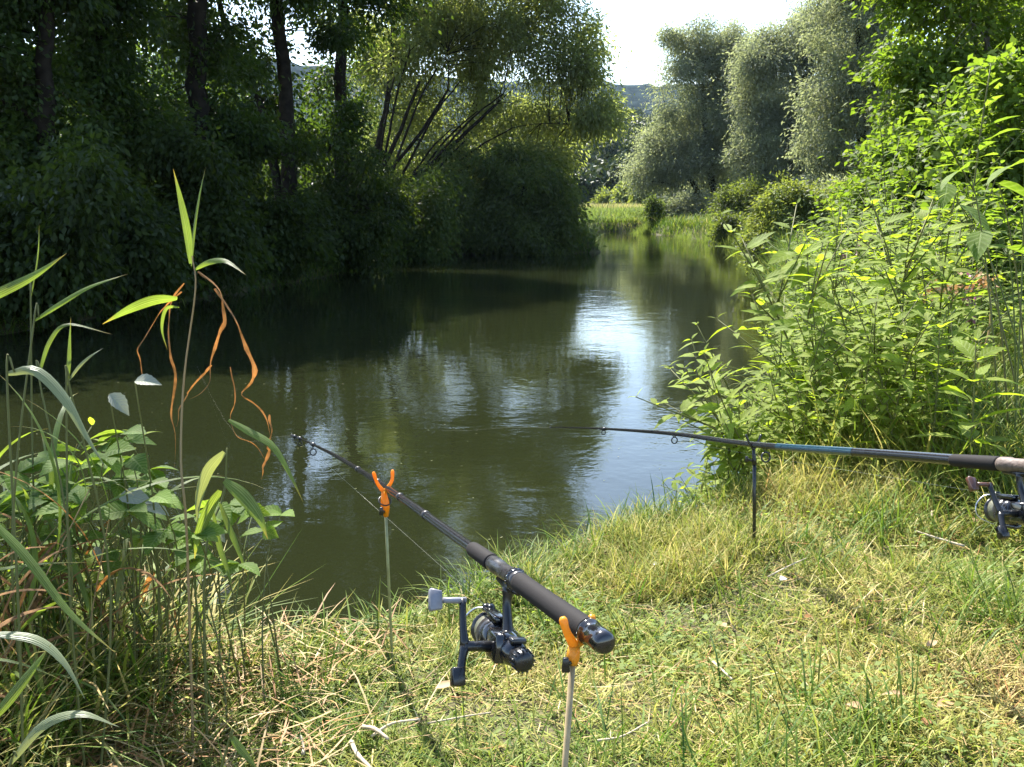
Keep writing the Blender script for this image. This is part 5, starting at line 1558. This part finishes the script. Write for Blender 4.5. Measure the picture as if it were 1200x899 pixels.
# --- rests
def rest(name, lab, foot, top, neck, prongs, r_pole, pmat, hmat, screw, ring_at=None, pr=0.0042, neck_r=0.0065, group="rod rests"):
    t_ = thing(name, lab, "rod rest", foot, group)
    add("pole", tube([foot + (foot - neck) * 0.25, foot, (foot + neck) / 2, neck], r_pole, 12), M[pmat], t_)
    parts = []
    for tip, bulge in prongs:
        c = spline([top, bulge, tip], 12)
        parts.append(tube(c, np.array([1.25, 1.2, 1.15, 1.08, 1.0, 0.95, 0.92, 0.92, 0.98, 1.05, 1.0, 0.6]) * pr, 12))
    parts.append(tube([top + (top - neck) * 0.08, (top + neck) / 2, neck + (top - neck) * 0.2, neck + (neck - top) * 0.25], [pr * 1.3, neck_r, neck_r, r_pole * 1.5], 14))
    hd = add("fork_head", join(*parts), M[hmat], t_)
    if ring_at is not None:
        c, R = ring_at
        add("rubber_ring", ring(c, unit(np.array([0.25, -0.5, 0.85])), R, 0.0014, 20, 7), M["black"], hd)
    add("wing_screw", join(tube([neck, screw], [0.0028, 0.0032], 8), obox(screw, (np.array([1.0, 0, 0]), np.array([0, 1.0, 0]), np.array([0, 0, 1.0])), (0.0045, 0.0035, 0.008), 0.7)), M["black"], t_)
    return t_


foot = P(460, 783, 2.13)
foot[2] = float(ground_z(foot[0], foot[1]))
rest("rod_rest", "bright orange forked rod rest on a thin olive stick at the bank edge", foot, P(450, 577, 2.0), P(452, 600, 2.0), [(P(437.5, 553, 1.995), P(442, 566, 1.998)), (P(460, 550.5, 2.005), P(459, 564, 2.003))], 0.0030, "pole_green", "orange", P(447, 599, 1.985), (P(451, 587, 1.998), 0.0125), pr=0.0036, neck_r=0.0088)
foot = P(655, 899, 1.06) + (P(655, 899, 1.06) - P(671, 776, 1.06)) * 1.25
foot[2] = float(ground_z(foot[0], foot[1]))
rest("rod_rest", "amber forked rod rest on a tan stick holding the butt of the near rod", foot, P(673, 757, 1.062), P(671, 775, 1.06), [(P(659, 723, 1.052), P(664, 740, 1.052)), (P(694, 720, 1.078), P(690, 742, 1.074))], 0.0036, "pole", "amber", P(663, 779, 1.05), pr=0.0046, neck_r=0.0072)
foot = P(885, 624, 2.66)
foot[2] = float(ground_z(foot[0], foot[1]))
rest("rod_rest", "black forked rod rest at the bank edge under the far rod, beside the leafy weeds", foot, P(883, 527, 2.6), P(884, 541, 2.6), [(P(874, 509, 2.595), P(878, 519, 2.597)), (P(892, 509, 2.605), P(888, 519, 2.603))], 0.0048, "black", "black", P(875, 538, 2.59), pr=0.003, neck_r=0.0052)


# ------------------------------------------------------------------ air
m = bpy.data.materials.new("hazy_air")
m.use_nodes = True
m.node_tree.nodes.clear()
out = m.node_tree.nodes.new("ShaderNodeOutputMaterial")
pv = m.node_tree.nodes.new("ShaderNodeVolumePrincipled")
pv.inputs["Color"].default_value = (0.55, 0.73, 1.0, 1)
pv.inputs["Density"].default_value = 0.00011
pv.inputs["Anisotropy"].default_value = 0.0
m.node_tree.links.new(pv.outputs[0], out.inputs["Volume"])
x0, x1, y0, y1, z0, z1 = -1560, 1560, -380, 2500, -2.4, 110
hz = [(x0, y0, z0), (x1, y0, z0), (x1, y1, z0), (x0, y1, z0), (x0, y0, z1), (x1, y0, z1), (x1, y1, z1), (x0, y1, z1)]
if HAZE:
    tag(add("haze", (hz, [(0, 3, 2, 1), (4, 5, 6, 7), (0, 1, 5, 4), (1, 2, 6, 5), (2, 3, 7, 6), (3, 0, 4, 7)]), m, smooth=False), kind="stuff")
